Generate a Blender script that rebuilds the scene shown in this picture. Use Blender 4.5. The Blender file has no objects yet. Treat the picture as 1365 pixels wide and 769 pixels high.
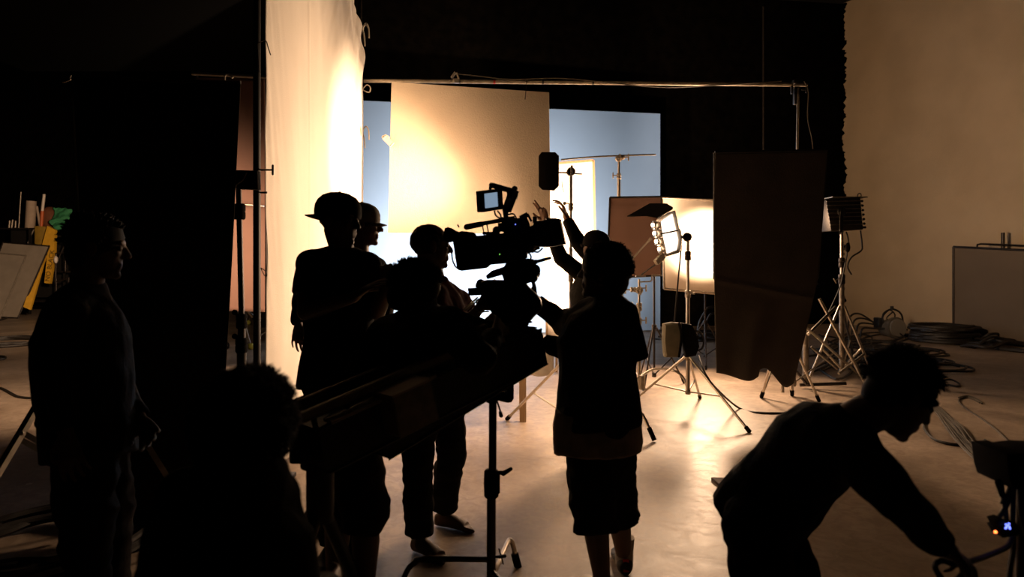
import bpy, bmesh, math, random
from mathutils import Vector, Matrix, noise
random.seed(7)
R = random.Random(11)
PI = math.pi
FPX, CX, HY, H = 910.0, 682.5, 345.0, 1.5
SC = bpy.context.scene
COL = SC.collection
V = Vector

def P(px, py, d):
    """point seen at photo position px,py at distance d in front of the camera position"""
    return V(((px-CX)/FPX*d, d, H+(HY-py)/FPX*d))
def F(px, py):
    """floor point"""
    d = H*FPX/(py-HY)
    return V(((px-CX)/FPX*d, d, 0))

# ------------------------------------------------------------------ materials
def mat(name, col, rough=.6, metal=0., amt=0., scale=8., bump=0., bscale=None, col2=None, emis=None, estr=0., spec=.5, coat=0., stretch=None):
    m = bpy.data.materials.new(name); m.use_nodes = True
    nt = m.node_tree; b = nt.nodes['Principled BSDF']
    b.inputs['Base Color'].default_value = (*col, 1)
    b.inputs['Roughness'].default_value = rough
    b.inputs['Metallic'].default_value = metal
    b.inputs['Specular IOR Level'].default_value = spec
    if coat: b.inputs['Coat Weight'].default_value = coat
    tc = nt.nodes.new('ShaderNodeTexCoord')
    vec = tc.outputs['Object']
    if stretch:
        mp = nt.nodes.new('ShaderNodeMapping'); mp.inputs['Scale'].default_value = stretch
        nt.links.new(vec, mp.inputs['Vector']); vec = mp.outputs['Vector']
    if amt or col2:
        n = nt.nodes.new('ShaderNodeTexNoise'); n.inputs['Scale'].default_value = scale; n.inputs['Detail'].default_value = 6
        nt.links.new(vec, n.inputs['Vector'])
        mx = nt.nodes.new('ShaderNodeMix'); mx.data_type = 'RGBA'
        c2 = col2 or tuple(c*(1-amt) for c in col)
        mx.inputs[6].default_value = (*c2, 1); mx.inputs[7].default_value = (*col, 1)
        rp = nt.nodes.new('ShaderNodeMapRange'); rp.inputs['From Min'].default_value = .35; rp.inputs['From Max'].default_value = .65
        nt.links.new(n.outputs['Fac'], rp.inputs['Value']); nt.links.new(rp.outputs['Result'], mx.inputs[0])
        nt.links.new(mx.outputs[2], b.inputs['Base Color'])
    if bump:
        n2 = nt.nodes.new('ShaderNodeTexNoise'); n2.inputs['Scale'].default_value = bscale or scale*4; n2.inputs['Detail'].default_value = 4
        nt.links.new(vec, n2.inputs['Vector'])
        bp = nt.nodes.new('ShaderNodeBump'); bp.inputs['Strength'].default_value = bump; bp.inputs['Distance'].default_value = .01
        nt.links.new(n2.outputs['Fac'], bp.inputs['Height']); nt.links.new(bp.outputs['Normal'], b.inputs['Normal'])
    if emis:
        b.inputs['Emission Color'].default_value = (*emis, 1); b.inputs['Emission Strength'].default_value = estr
    return m

M = {}
M['skin_lit'] = mat('lit_skin', (.34,.18,.10), .5, amt=.2, scale=20)  # lit copy of the skin colour, for the hands that catch the light
M['skin'] = mat('skin', (.11,.055,.032), .6, amt=.2, scale=20)  # shaded copy, darkened so that faces read as in shadow
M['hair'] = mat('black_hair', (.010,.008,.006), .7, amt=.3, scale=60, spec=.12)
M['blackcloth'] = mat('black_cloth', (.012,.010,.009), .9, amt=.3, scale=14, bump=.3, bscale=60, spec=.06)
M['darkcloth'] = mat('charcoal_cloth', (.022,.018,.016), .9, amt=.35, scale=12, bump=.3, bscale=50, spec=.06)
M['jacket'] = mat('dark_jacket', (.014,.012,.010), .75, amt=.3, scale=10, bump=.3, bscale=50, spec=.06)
M['redshirt'] = mat('dark_red_shirt', (.10,.008,.006), .9, amt=.3, scale=12, spec=.2)
M['greytail'] = mat('grey_shirt', (.30,.25,.20), .9, amt=.3, scale=16, spec=.2)
M['denim'] = mat('dark_denim', (.025,.022,.022), .85, amt=.4, scale=18, bump=.3, bscale=80, spec=.06)
M['cap_black'] = mat('black_cap_cotton', (.012,.010,.009), .85, amt=.2, scale=30, spec=.06)
M['cap_grey'] = mat('grey_cap_cotton', (.20,.17,.13), .85, amt=.2, scale=30, spec=.3)
M['sock'] = mat('white_sock', (.40,.36,.32), .9, amt=.1, scale=60)
M['shoe'] = mat('white_shoe_leather', (.55,.47,.38), .6, amt=.15, scale=30)
M['shoe_black'] = mat('black_shoe', (.015,.013,.012), .6, amt=.2, scale=30)
M['red'] = mat('red_plastic', (.55,.03,.015), .5, amt=.1, scale=20)
M['cam'] = mat('black_camera_metal', (.012,.011,.010), .45, amt=.3, scale=30, spec=.4)
M['camrub'] = mat('black_rubber', (.007,.006,.006), .9, amt=.3, scale=40, spec=.08)
M['chrome'] = mat('chrome_tube', (.62,.56,.48), .28, 1., amt=.15, scale=12)
M['steel'] = mat('worn_steel_tube', (.34,.30,.25), .42, .9, amt=.35, scale=16)
M['darksteel'] = mat('dark_steel_tube', (.06,.05,.045), .4, .8, amt=.3, scale=16)
M['blackpaint'] = mat('black_painted_metal', (.012,.011,.010), .5, amt=.3, scale=20)
M['alloy'] = mat('cast_alloy', (.48,.42,.34), .45, .7, amt=.3, scale=25)
M['cable'] = mat('black_cable_rubber', (.018,.015,.013), .55, amt=.3, scale=25)
M['cable_grey'] = mat('grey_cable_rubber', (.10,.085,.065), .5, amt=.3, scale=20)
M['rope'] = mat('white_cotton_tie', (.65,.58,.48), .9, amt=.1, scale=40)
M['wood'] = mat('pale_wood', (.48,.34,.19), .6, amt=.25, scale=4, stretch=(30,30,2))
M['muslin_dark'] = mat('brown_cloth', (.25,.14,.10), .85, amt=.12, scale=3, bump=.2, bscale=40, spec=.2)
M['mauve'] = mat('mauve_backdrop_cloth', (.25,.145,.115), .85, amt=.1, scale=2, spec=.2)
M['flag_lit'] = mat('lit_black_flag_cloth', (.105,.090,.078), .95, amt=.2, scale=4, bump=.3, bscale=90, spec=.1)  # black flag cloth with its dim lighting put into a lighter colour
M['flag'] = mat('black_duvetyne', (.021,.016,.013), .95, amt=.25, scale=4, bump=.3, bscale=90, spec=.15)
M['sand'] = mat('olive_sandbag_canvas', (.20,.18,.12), .8, amt=.2, scale=12, bump=.4, bscale=40)
M['yellow'] = mat('yellow_painted_timber', (.75,.42,.03), .55, amt=.15, scale=8)
M['green'] = mat('green_fabric', (.03,.22,.09), .8, amt=.25, scale=8)
M['grey_panel'] = mat('grey_board', (.30,.26,.21), .7, amt=.15, scale=4)
M['paleroll'] = mat('pale_paper', (.42,.33,.25), .8, amt=.15, scale=6)
M['orange'] = mat('orange_tube_plastic', (.60,.13,.03), .5, amt=.1, scale=6)
M['white_tube'] = mat('white_tube_plastic', (.75,.68,.60), .4, amt=.05, scale=6)
M['tennis'] = mat('yellow_green_felt', (.55,.55,.10), .9, amt=.15, scale=40)
M['blackwall'] = None

class MB:
    def __init__(s): s.bm = bmesh.new()
    def _frame(s, ax, ref=None):
        ax = V(ax).normalized()
        r = V(ref) if ref is not None else (V((0,0,1)) if abs(ax.z) < .9 else V((1,0,0)))
        x = (r - ax*r.dot(ax))
        if x.length < 1e-5: x = V((0,1,0)) - ax*ax.y
        x.normalize(); return x, ax.cross(x), ax
    def box(s, c, size, rot=None, bev=0):
        c = V(c); q = rot or Matrix.Identity(3)
        r = bmesh.ops.create_cube(s.bm, size=1)
        for v in r['verts']:
            v.co = q @ V((v.co.x*size[0], v.co.y*size[1], v.co.z*size[2])) + c
        if bev:
            es = list({e for v in r['verts'] for e in v.link_edges})
            bmesh.ops.bevel(s.bm, geom=es, offset=bev, segments=2, affect='EDGES', profile=.5)
        return s
    def beam(s, a, b, w, h, ref=(0,0,1), bev=0):
        """box from a to b; h measured along ref, w across"""
        a = V(a); b = V(b); x, y, z = s._frame(b-a, ref)
        rot = Matrix((( x.x,y.x,z.x),(x.y,y.y,z.y),(x.z,y.z,z.z)))
        return s.box((a+b)/2, (h, w, (b-a).length), rot, bev)
    def prism(s, pts, d, t, bev=0):
        """outline given as photo positions at distance d, thickness t along the depth"""
        w = [P(px,py,d) for px,py in pts]
        return s.extr([p + V((0,-t/2,0)) for p in w], V((0,t,0)), bev)
    def extr(s, pts, vec, bev=0):
        vec = V(vec)
        a = [s.bm.verts.new(p) for p in pts]; b = [s.bm.verts.new(V(p)+vec) for p in pts]
        fs = [s.bm.faces.new(a), s.bm.faces.new(b[::-1])]
        n = len(a)
        for i in range(n):
            fs.append(s.bm.faces.new((a[i], b[i], b[(i+1)%n], a[(i+1)%n])))
        bmesh.ops.recalc_face_normals(s.bm, faces=fs)
        if bev:
            es = list({e for f in fs for e in f.edges})
            bmesh.ops.bevel(s.bm, geom=es, offset=bev, segments=2, affect='EDGES', profile=.5)
        return s
    def loft(s, secs, seg=20, cap=True):
        """secs: (centre, xvec, yvec) half axes vectors"""
        rings = []
        for c, xa, ya in secs:
            c = V(c)
            rings.append([s.bm.verts.new(c + V(xa)*math.cos(2*PI*k/seg) + V(ya)*math.sin(2*PI*k/seg)) for k in range(seg)])
        fs = []
        for a, b in zip(rings, rings[1:]):
            for k in range(seg):
                fs.append(s.bm.faces.new((a[k], a[(k+1)%seg], b[(k+1)%seg], b[k])))
        if cap:
            fs.append(s.bm.faces.new(rings[0][::-1])); fs.append(s.bm.faces.new(rings[-1]))
            bmesh.ops.recalc_face_normals(s.bm, faces=fs)
        return s
    def cyl(s, a, b, r, r2=None, seg=16):
        a = V(a); b = V(b); x, y, z = s._frame(b-a); r2 = r if r2 is None else r2
        return s.loft([(a, x*r, y*r), (b, x*r2, y*r2)], seg)
    def lathe(s, a, b, prof, seg=20):
        """prof: (t along a-b 0..1, radius)"""
        a = V(a); b = V(b); x, y, z = s._frame(b-a)
        return s.loft([(a.lerp(b, t), x*max(r,1e-4), y*max(r,1e-4)) for t, r in prof], seg)
    def rcone(s, a, r0, b, r1, seg=14):
        a = V(a); b = V(b)
        if (b-a).length < 1e-5: b = a + V((0,0,1e-4))
        x, y, z = s._frame(b-a); secs = []
        for i in range(1, 5):
            t = i/5*PI/2; secs.append((a - z*r0*math.cos(t), x*r0*math.sin(t), y*r0*math.sin(t)))
        secs.append((a, x*r0, y*r0)); secs.append((b, x*r1, y*r1))
        for i in range(4, 0, -1):
            t = i/5*PI/2; secs.append((b + z*r1*math.cos(t), x*r1*math.sin(t), y*r1*math.sin(t)))
        return s.loft(secs, seg)
    def ell(s, c, x, y, z, seg=18):
        c, x, y, z = V(c), V(x), V(y), V(z); n = 9; secs = []
        for i in range(n+1):
            t = PI*(i+.15)/(n+.3)
            secs.append((c - z*math.cos(t), x*math.sin(t), y*math.sin(t)))
        return s.loft(secs, seg)
    def ball(s, c, r, seg=14): return s.ell(c, (r,0,0), (0,r,0), (0,0,r), seg)
    def tube(s, pts, r, seg=8, smooth=True, n=6):
        pts = [V(p) for p in pts]
        if smooth and len(pts) > 2: pts = spline(pts, n)
        rr = r if callable(r) else (lambda t: r)
        x = None; secs = []
        for i, p in enumerate(pts):
            t = (pts[min(i+1, len(pts)-1)] - pts[max(i-1, 0)])
            if t.length < 1e-7: continue
            t.normalize()
            if x is None: x, y, _ = s._frame(t)
            else:
                x = x - t*x.dot(t)
                if x.length < 1e-5: x, y, _ = s._frame(t)
                x.normalize(); y = t.cross(x)
            q = rr(i/max(1, len(pts)-1)); secs.append((p.copy(), x*q, y*q))
        return s.loft(secs, seg)
    def grid(s, fn, nu, nv, th=0):
        """surface fn(u,v) 0..1; th = thickness vector or 0"""
        g = [[s.bm.verts.new(fn(i/nu, j/nv)) for j in range(nv+1)] for i in range(nu+1)]
        for i in range(nu):
            for j in range(nv):
                s.bm.faces.new((g[i][j], g[i+1][j], g[i+1][j+1], g[i][j+1]))
        return s
    def build(s, name, m, parent=None, smooth=True, ang=40, solid=0):
        bmesh.ops.remove_doubles(s.bm, verts=s.bm.verts, dist=1e-6)
        me = bpy.data.meshes.new(name); 
        off = V((0,0,0)); q = parent
        while q is not None: off += q.location; q = q.parent
        if off.length: bmesh.ops.translate(s.bm, vec=-off, verts=s.bm.verts)
        s.bm.to_mesh(me); s.bm.free()
        me.materials.append(m)
        if smooth:
            me.shade_smooth()
            try: me.set_sharp_from_angle(angle=math.radians(ang))
            except Exception: pass
        o = bpy.data.objects.new(name, me); COL.objects.link(o); o.parent = parent
        if solid:
            md = o.modifiers.new('thickness', 'SOLIDIFY'); md.thickness = solid; md.offset = 0
        return o

def spline(pts, n=6):
    out = []; L = len(pts)
    for i in range(L-1):
        p0 = pts[max(i-1,0)]; p1 = pts[i]; p2 = pts[i+1]; p3 = pts[min(i+2,L-1)]
        for k in range(n):
            t = k/n
            out.append(.5*((2*p1) + (p2-p0)*t + (2*p0-5*p1+4*p2-p3)*t*t + (3*p1-p0-3*p2+p3)*t**3))
    out.append(pts[-1].copy()); return out

def tag(o, label, cat, group=None, kind=None):
    if label: o['label'] = label
    if cat: o['category'] = cat
    if group: o['group'] = group
    if kind: o['kind'] = kind
    return o
def thing(name, label, cat, loc, group=None):
    o = bpy.data.objects.new(name, None); COL.objects.link(o); o.location = loc; o.empty_display_size = .1
    return tag(o, label, cat, group)
def struct(name, mb, m, smooth=False):
    o = mb.build(name, m, None, smooth); o['kind'] = 'structure'; return o

def remeshed(name, mb, m, parent, voxel, smooth=4, wrinkle=0, wscale=8, wstretch=(1,1,1), thr=None):
    """one continuous surface grown over overlapping solids"""
    me = bpy.data.meshes.new('tmp'); mb.bm.to_mesh(me); mb.bm.free()
    o = bpy.data.objects.new('tmp', me); COL.objects.link(o)
    a = o.modifiers.new('r', 'REMESH'); a.mode = 'VOXEL'; a.voxel_size = voxel
    if smooth:
        b = o.modifiers.new('s', 'SMOOTH'); b.factor = .5; b.iterations = smooth
    dg = bpy.context.evaluated_depsgraph_get(); ev = o.evaluated_get(dg)
    me2 = bpy.data.meshes.new_from_object(ev)
    bpy.data.objects.remove(o); bpy.data.meshes.remove(me)
    off = V((0,0,0)); q = parent
    while q is not None: off += q.location; q = q.parent
    import array
    n = len(me2.vertices)
    co = array.array('f', [0.])*(3*n); me2.vertices.foreach_get('co', co)
    if wrinkle:
        no = array.array('f', [0.])*(3*n); me2.vertices.foreach_get('normal', no)
        for i in range(n):
            p = V((co[3*i]*wscale*wstretch[0], co[3*i+1]*wscale*wstretch[1], co[3*i+2]*wscale*wstretch[2]))
            w = (noise.noise(p) + .5*noise.noise(p*2.3))*wrinkle
            co[3*i] += no[3*i]*w; co[3*i+1] += no[3*i+1]*w; co[3*i+2] += no[3*i+2]*w
    for i in range(n):
        co[3*i] -= off.x; co[3*i+1] -= off.y; co[3*i+2] -= off.z
    me2.vertices.foreach_set('co', co); me2.update()
    me2.name = name; me2.materials.clear(); me2.materials.append(m); me2.shade_smooth()
    ob = bpy.data.objects.new(name, me2); COL.objects.link(ob); ob.parent = parent
    return ob
# ================================================================== people
class Frame:
    """head frame: f forward, u up, r = right-hand side"""
    def __init__(s, fwd, up=(0,0,1)):
        s.f = V(fwd).normalized(); u = V(up); s.u = (u - s.f*u.dot(s.f)).normalized(); s.r = s.f.cross(s.u)
    def at(s, c, x, y, z): return V(c) + s.r*x + s.f*y + s.u*z

def head_shapes(mb, c, fr, k=1.0):
    """c = centre of the skull. crown at +.115, chin at -.125"""
    A = lambda x, y, z: fr.at(c, x*k, y*k, z*k)
    def E(p, a, b, h): mb.ell(A(*p), fr.r*a*k, fr.f*b*k, fr.u*h*k)
    E((0,-.008,.025), .077, .098, .088)
    E((0,.030,-.030), .064, .066, .080)
    E((0,.048,-.080), .042, .044, .040)      # jaw
    E((0,.078,-.104), .020, .018, .017)      # chin
    E((0,.082,.022), .052, .016, .014)       # brow
    mb.rcone(A(0,.088,.015), .009*k, A(0,.114,-.028), .012*k)   # nose
    for q in (-1, 1):
        mb.ball(A(q*.011,.104,-.032), .008*k)
        E((q*.033,.070,-.020), .018, .018, .016)  # cheek
        mb.ell(A(q*.079,-.002,-.012), fr.r*.008*k, fr.f*.018*k, fr.u*.032*k)   # ear
        mb.ell(A(q*.084,-.010,-.006), fr.r*.006*k+fr.f*-.004*k, fr.f*.014*k, fr.u*.026*k)
    mb.rcone(A(-.020,.090,-.060), .0065*k, A(.020,.090,-.060), .0065*k)     # lips
    mb.rcone(A(-.017,.089,-.072), .0072*k, A(.017,.089,-.072), .0072*k)
    return A

def hand_shapes(mb, w, d, pn, side=1, curl=.35, spread=.10, k=1.0, thumb=.6, curls=None):
    """w wrist, d direction of the fingers, pn palm normal (the way the palm faces); side +1/-1 puts the thumb"""
    d = V(d).normalized(); pn = V(pn); pn = (pn - d*pn.dot(d)).normalized(); s = d.cross(pn)*side
    w = V(w)
    mb.rcone(w, .026*k, w + d*.02*k, .026*k)
    mb.loft([(w + d*.0*k, s*.026*k, pn*.018*k), (w + d*.035*k, s*.036*k, pn*.017*k), (w + d*.075*k, s*.042*k, pn*.015*k), (w + d*.098*k, s*.040*k, pn*.012*k)], 16)
    lens = [(.042,.026,.021), (.047,.030,.023), (.043,.028,.022), (.034,.021,.019)]
    for i in range(4):
        o = (1.5-i)*.0225
        p = w + d*(.092 - abs(i-1.2)*.004)*k + s*o*k
        a = (1.5-i)*spread
        dd = (d*math.cos(a) + s*math.sin(a)).normalized()
        c = (curls[i] if curls else curl); r = (.0098, .0100, .0095, .0083)[i]*k; ang = 0
        for j, l in enumerate(lens[i]):
            ang += c*(.8, 1.1, .8)[j]
            v = (dd*math.cos(ang) + pn*math.sin(ang)).normalized()
            q = p + v*l*k
            mb.rcone(p, r, q, r*.9, 10); p = q; r *= .9
    tb = w + d*.022*k + s*.026*k
    v1 = (d*.75 + s*.75 + pn*.3).normalized(); p1 = tb + v1*.042*k
    v2 = (d*.9 + s*(.55-thumb*.5) + pn*(.2+thumb*.5)).normalized(); p2 = p1 + v2*.032*k
    v3 = (d*.9 + s*(.25-thumb*.6) + pn*(.3+thumb*.6)).normalized(); p3 = p2 + v3*.024*k
    mb.rcone(tb, .014*k, p1, .0125*k, 10); mb.rcone(p1, .012*k, p2, .0105*k, 10); mb.rcone(p2, .0105*k, p3, .0085*k, 10)

def foot_shapes(mb, a, t, bare=True, grow=0, k=1.0):
    """a ankle point, t horizontal toe direction; sole on z=0"""
    t = V((t[0], t[1], 0)).normalized(); s = V((-t.y, t.x, 0)); a = V(a); base = V((a.x, a.y, 0)); u = V((0,0,1)); g = grow
    mb.loft([(base - t*(.055+g) + u*.035, s*(.018+g), u*.030),
             (base - t*.035 + u*(.040), s*(.031+g), u*(.038+g*.5)),
             (base + t*.02 + u*(.045), s*(.033+g), u*(.043+g*.5)),
             (base + t*.08 + u*(.034), s*(.038+g), u*(.033+g*.4)),
             (base + t*.135 + u*(.022), s*(.046+g), u*(.021+g*.5))] + ([] if bare else [(base + t*.185 + u*.020, s*(.040+g), u*(.019+g*.4)), (base + t*(.205+g) + u*.018, s*.020, u*.012)]), 18)
    mb.rcone(a, .036+g*.6, base + u*.05, .038+g*.6)
    if bare:
        for i in range(5):
            o = (-.034 + i*.0175)
            l = (.052, .052, .047, .040, .032)[i]; r = (.0125, .0088, .0085, .008, .0078)[i]
            p0 = base + t*(.135 - i*.006) + s*o + u*.018; p1 = p0 + t*l + u*(-.018 + r + .001)
            mb.rcone(p0, r*1.15, p1, r, 10)

def limb(mb, a, b, r0, r1, bulge=0, at=.35):
    a = V(a); b = V(b); m = a.lerp(b, at)
    rm = r0 + (r1-r0)*at + bulge
    mb.rcone(a, r0, m, rm); mb.rcone(m, rm, b, r1)

def hair_tufts(c, fr, n, ln, r, seed, root, k=1.0, low=-.25, faceback=.35, droop=.3, lift=1.0):
    """scalp cap plus many thin tapering locks, one mesh"""
    rg = random.Random(seed)
    cc = fr.at(c, 0, -.010*k, .028*k)
    mb = MB(); mb.ell(cc, fr.r*.086*k, fr.f*.104*k, fr.u*.096*k); mb.ell(fr.at(c, 0, -.045*k, -.03*k), fr.r*.066*k, fr.f*.055*k, fr.u*.07*k)
    vs = [v.co.copy() for v in mb.bm.verts]; mb.bm.verts.index_update(); fs = [tuple(v.index for v in f.verts) for f in mb.bm.faces]; mb.bm.free()
    i = 0
    while i < n:
        a = rg.uniform(0, 2*PI); z = rg.uniform(low, 1); q = math.sqrt(1-z*z)
        v = V((q*math.cos(a), q*math.sin(a), z))
        if v.y > faceback and z < .45: continue
        dn = (fr.r*v.x + fr.f*v.y + fr.u*v.z)
        p = cc + fr.r*v.x*.080*k + fr.f*v.y*.098*k + fr.u*v.z*.090*k
        cl = V((noise.noise(v*4.1+V((seed,0,0))), noise.noise(v*4.1+V((0,seed,5))), noise.noise(v*4.1+V((9,3,seed)))))*1.1
        tv = (dn*lift + cl + V((rg.gauss(0,.22), rg.gauss(0,.22), rg.gauss(0,.22))) - fr.u*droop*(1-z)).normalized()
        L = ln*rg.uniform(.5, 1.15)*(1+.5*noise.noise(v*3+V((2,seed,1))))
        P0 = p - dn*.015; P1 = p + tv*L*.55; P2 = p + tv*L*.9 + V((rg.gauss(0,.25), rg.gauss(0,.25), -.3))*L*.25
        t = (P1-P0).normalized(); x = t.orthogonal().normalized(); y = t.cross(x); s0 = len(vs)
        for pp, rr in ((P0, r*1.5), (P1, r)):
            for m_ in range(4):
                an = m_*PI/2; vs.append(pp + x*rr*math.cos(an) + y*rr*math.sin(an))
        vs.append(P2)
        for m_ in range(4):
            n2 = (m_+1)%4; fs.append((s0+m_, s0+n2, s0+4+n2, s0+4+m_)); fs.append((s0+4+m_, s0+4+n2, s0+8))
        i += 1
    off = root.location; me = bpy.data.meshes.new('hair'); me.from_pydata([tuple(v-off) for v in vs], [], fs); me.materials.append(M['hair']); me.shade_smooth()
    o = bpy.data.objects.new('hair', me); COL.objects.link(o); o.parent = root; return o

def cap_on(root, c, fr, m, k=1.0, brim=.075, name='cap', label=None, yaw=0):
    mb = MB(); A = lambda x, y, z: fr.at(c, x*k, y*k, z*k)
    bf = Frame(fr.f*math.cos(yaw) + fr.r*math.sin(yaw), fr.u)
    secs = []
    for z, s_ in ((.010,1.0),(.030,1.02),(.060,1.0),(.085,.90),(.105,.72),(.120,.42),(.126,.08)):
        secs.append((A(0,-.010,z), bf.r*.088*s_*k, bf.f*.108*s_*k))
    mb.loft(secs, 28)
    mb.ball(A(0,-.010,.125), .005*k)
    pts = []
    for i in range(13):
        t = -1 + 2*i/12
        pts.append((t, math.cos(t*PI/2)))
    def surf(u, v):
        t = -1 + 2*u; w = math.cos(t*1.25)
        x = t*.078; y0 = .088*math.sqrt(max(0, 1-(t*.86)**2))*1.02; y = y0 + v*(brim*max(.12, math.cos(t*PI/2)**.6))
        z = .018 - .020*t*t - v*.014
        return V(c) + bf.r*x*k + bf.f*(y-.006)*k + fr.u*z*k
    mb.grid(surf, 14, 5)
    o = mb.build(name, m, root, True, 50)
    md = o.modifiers.new('t', 'SOLIDIFY'); md.thickness = .004
    if label: o['label'] = label
    return o

def person(name, label, J, k=1.0, top='darkcloth', bottom='darkcloth', sleeve='long', legs='long', shoes='shoe_black',
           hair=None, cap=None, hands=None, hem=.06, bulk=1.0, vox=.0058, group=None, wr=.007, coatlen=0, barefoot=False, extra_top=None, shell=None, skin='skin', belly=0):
    """J: joints in world space. hd (skull centre), hf (facing), nk, ch, pv, sL sR, eL eR, wL wR, hL hR, kL kR, aL aR, tL tR"""
    g = {q: V(v) for q, v in J.items()}
    for q in ('sL','sR'): g[q] = g[q] - V((0,0,.022))
    base = V(((g['aL'].x+g['aR'].x)/2, (g['aL'].y+g['aR'].y)/2, 0))
    root = thing(name, label, 'person', base, group)
    fr = Frame(g['hf'], g.get('hu', V((0,0,1))))
    sv = (g['sR'] - g['sL']); sv.normalize()
    hv = (g['hR'] - g['hL']); hv.normalize()
    spine = [(g['pv'], hv, .155), (g['pv'].lerp(g['ch'], .42), (hv+sv*.7).normalized(), .135), (g['ch'], sv, .160)]
    def fv(side, ax):
        f_ = side.cross(ax); 
        return f_.normalized()
    ax0 = (g['ch']-g['pv']).normalized(); ax1 = (g['nk']-g['ch']).normalized()
    def torso(mb, grow, low=.0, up=True, wide=1.0):
        B = bulk
        secs = []
        if low > 0:
            secs.append((g['pv'] - ax0*low, hv*(.170*B+grow)*wide, fv(hv, ax0)*(.118*B+grow)))
            if low > .1: secs.append((g['pv'] - ax0*low*.5, hv*(.170*B+grow)*wide, fv(hv, ax0)*(.122*B+grow)))
        else:
            secs.append((g['pv'] - ax0*.10, hv*(.10*B+grow), fv(hv, ax0)*(.08*B+grow)))
            secs.append((g['pv'] - ax0*.04, hv*(.155*B+grow), fv(hv, ax0)*(.112*B+grow)))
        m1 = g['pv'].lerp(g['ch'], .45); s1 = (hv+sv).normalized()
        secs.append((g['pv'] + ax0*.04, hv*(.158*B+grow), fv(hv, ax0)*(.115*B+grow)))
        secs.append((m1, s1*(.138*B+grow*1.3)*(wide*.5+.5), fv(s1, ax0)*(.105*B+grow*1.2+belly)))
        secs.append((g['ch'], sv*(.162*B+grow*1.2), fv(sv, ax0)*(.120*B+grow)))
        if up:
            q = g['ch'].lerp(g['nk'], .50)
            secs.append((q, sv*(.146*B+grow), fv(sv, ax1)*(.095*B+grow)))
            secs.append((g['ch'].lerp(g['nk'], .82), sv*(.088+grow*.6), fv(sv, ax1)*(.070+grow*.6)))
            secs.append((g['nk'] + ax1*.005, sv*(.062+grow*.4), fv(sv, ax1)*(.058+grow*.4)))
        mb.loft(secs, 26)
        for q in 'LR':      # shoulder slope and chest to joint
            mb.rcone(g['s'+q], .050*B+grow, g['ch'].lerp(g['nk'], .80), .056*B+grow*.6)
            mb.rcone(g['s'+q], .050*B+grow, g['ch'].lerp(g['s'+q], .3), .085*B+grow*.6)
    # ---- body
    b = MB()
    torso(b, -.004)
    A = head_shapes(b, g['hd'], fr, k)
    b.rcone(g['nk'], .060*k, fr.at(g['hd'], 0, -.015*k, -.055*k), .056*k)
    for q in 'LR':
        limb(b, g['s'+q], g['e'+q], .050*k, .040*k, .004)
        limb(b, g['e'+q], g['w'+q], .040*k, .025*k, .004, .25)
        limb(b, g['h'+q], g['k'+q], .082*k, .054*k, .004)
        limb(b, g['k'+q], g['a'+q], .052*k, .036*k, .012, .33)
        foot_shapes(b, g['a'+q], g['t'+q], True, 0)
        hp = (hands or {}).get(q)
        if hp is None:
            d_ = (g['w'+q]-g['e'+q]).normalized(); hp = dict(d=d_, pn=(-sv if q == 'R' else sv))
        hp = dict(hp)
        hand_shapes(b, g['w'+q], hp.pop('d'), hp.pop('pn'), side=hp.pop('side', 1 if q == 'L' else -1), k=k*.98, **hp)
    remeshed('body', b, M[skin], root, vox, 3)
    # ---- eyes
    for q in (-1, 1):
        e = MB(); e.ball(fr.at(g['hd'], q*.031*k, .079*k, .000), .0125*k, 12); o = e.build('eye', M['eye'], root)
    # ---- top
    c = MB()
    torso(c, .016, hem, True)
    for q in 'LR':
        if sleeve == 'long':
            limb(c, g['s'+q], g['e'+q], .062*bulk, .056*bulk, .004)
            ew = g['e'+q].lerp(g['w'+q], .93); x, y, z = c._frame(ew-g['e'+q])
            c.loft([(g['e'+q], x*.056, y*.056), (g['e'+q].lerp(ew, .5), x*.050, y*.050), (ew, x*.042, y*.042)], 16)
        else:
            t = sleeve if isinstance(sleeve, float) else .62
            ee = g['s'+q].lerp(g['e'+q], t); x, y, z = c._frame(ee-g['s'+q])
            c.loft([(g['s'+q], x*.060, y*.060), (g['s'+q].lerp(ee, .5), x*.068, y*.068), (ee, x*.073, y*.073)], 18)
            c.ball(g['s'+q], .062)
    if extra_top: extra_top(c, g, fr)
    remeshed('jacket' if sleeve == 'long' and top == 'jacket' else 'shirt', c, M[top], root, .0085, 3, wr, 9, (1,1,.6))
    # ---- trousers / shorts
    c = MB()
    secs = [(g['pv'] + ax0*.05, hv*.168*bulk, fv(hv, ax0)*.124*bulk), (g['pv'] - ax0*.03, hv*.172*bulk, fv(hv, ax0)*.128*bulk), (g['pv'] - ax0*.09, hv*.14*bulk, fv(hv, ax0)*.11*bulk)]
    c.loft(secs, 24)
    for q in 'LR':
        hq, kq, aq = g['h'+q], g['k'+q], g['a'+q]
        x, y, z = c._frame(kq-hq, hv)
        if legs == 'long':
            limb(c, hq, kq, .098*bulk, .080*bulk)
            x, y, z = c._frame(aq-kq, hv); e_ = kq.lerp(aq, .97)
            c.loft([(kq, x*.080, y*.080), (kq.lerp(aq, .5), x*.074, y*.076), (e_, x*.072, y*.076)], 18)
            c.ball(kq, .078)
        else:
            t = legs; e_ = hq.lerp(kq, min(t, 1.0))
            if t > 1: 
                e2 = kq.lerp(aq, t-1)
                c.loft([(hq, x*.100*bulk, y*.100*bulk), (kq, x*.100, y*.100)], 20); c.ball(kq, .098)
                c.loft([(kq, x*.100, y*.100), (e2, x*.100, y*.100)], 20)
            else: c.loft([(hq, x*.100*bulk, y*.100*bulk), (e_, x*.100, y*.100)], 20)
            c.ball(hq, .10*bulk)
    remeshed('trousers' if legs == 'long' else 'shorts', c, M[bottom], root, .0085, 3, wr*1.3, 8, (1,1,1.6))
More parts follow.
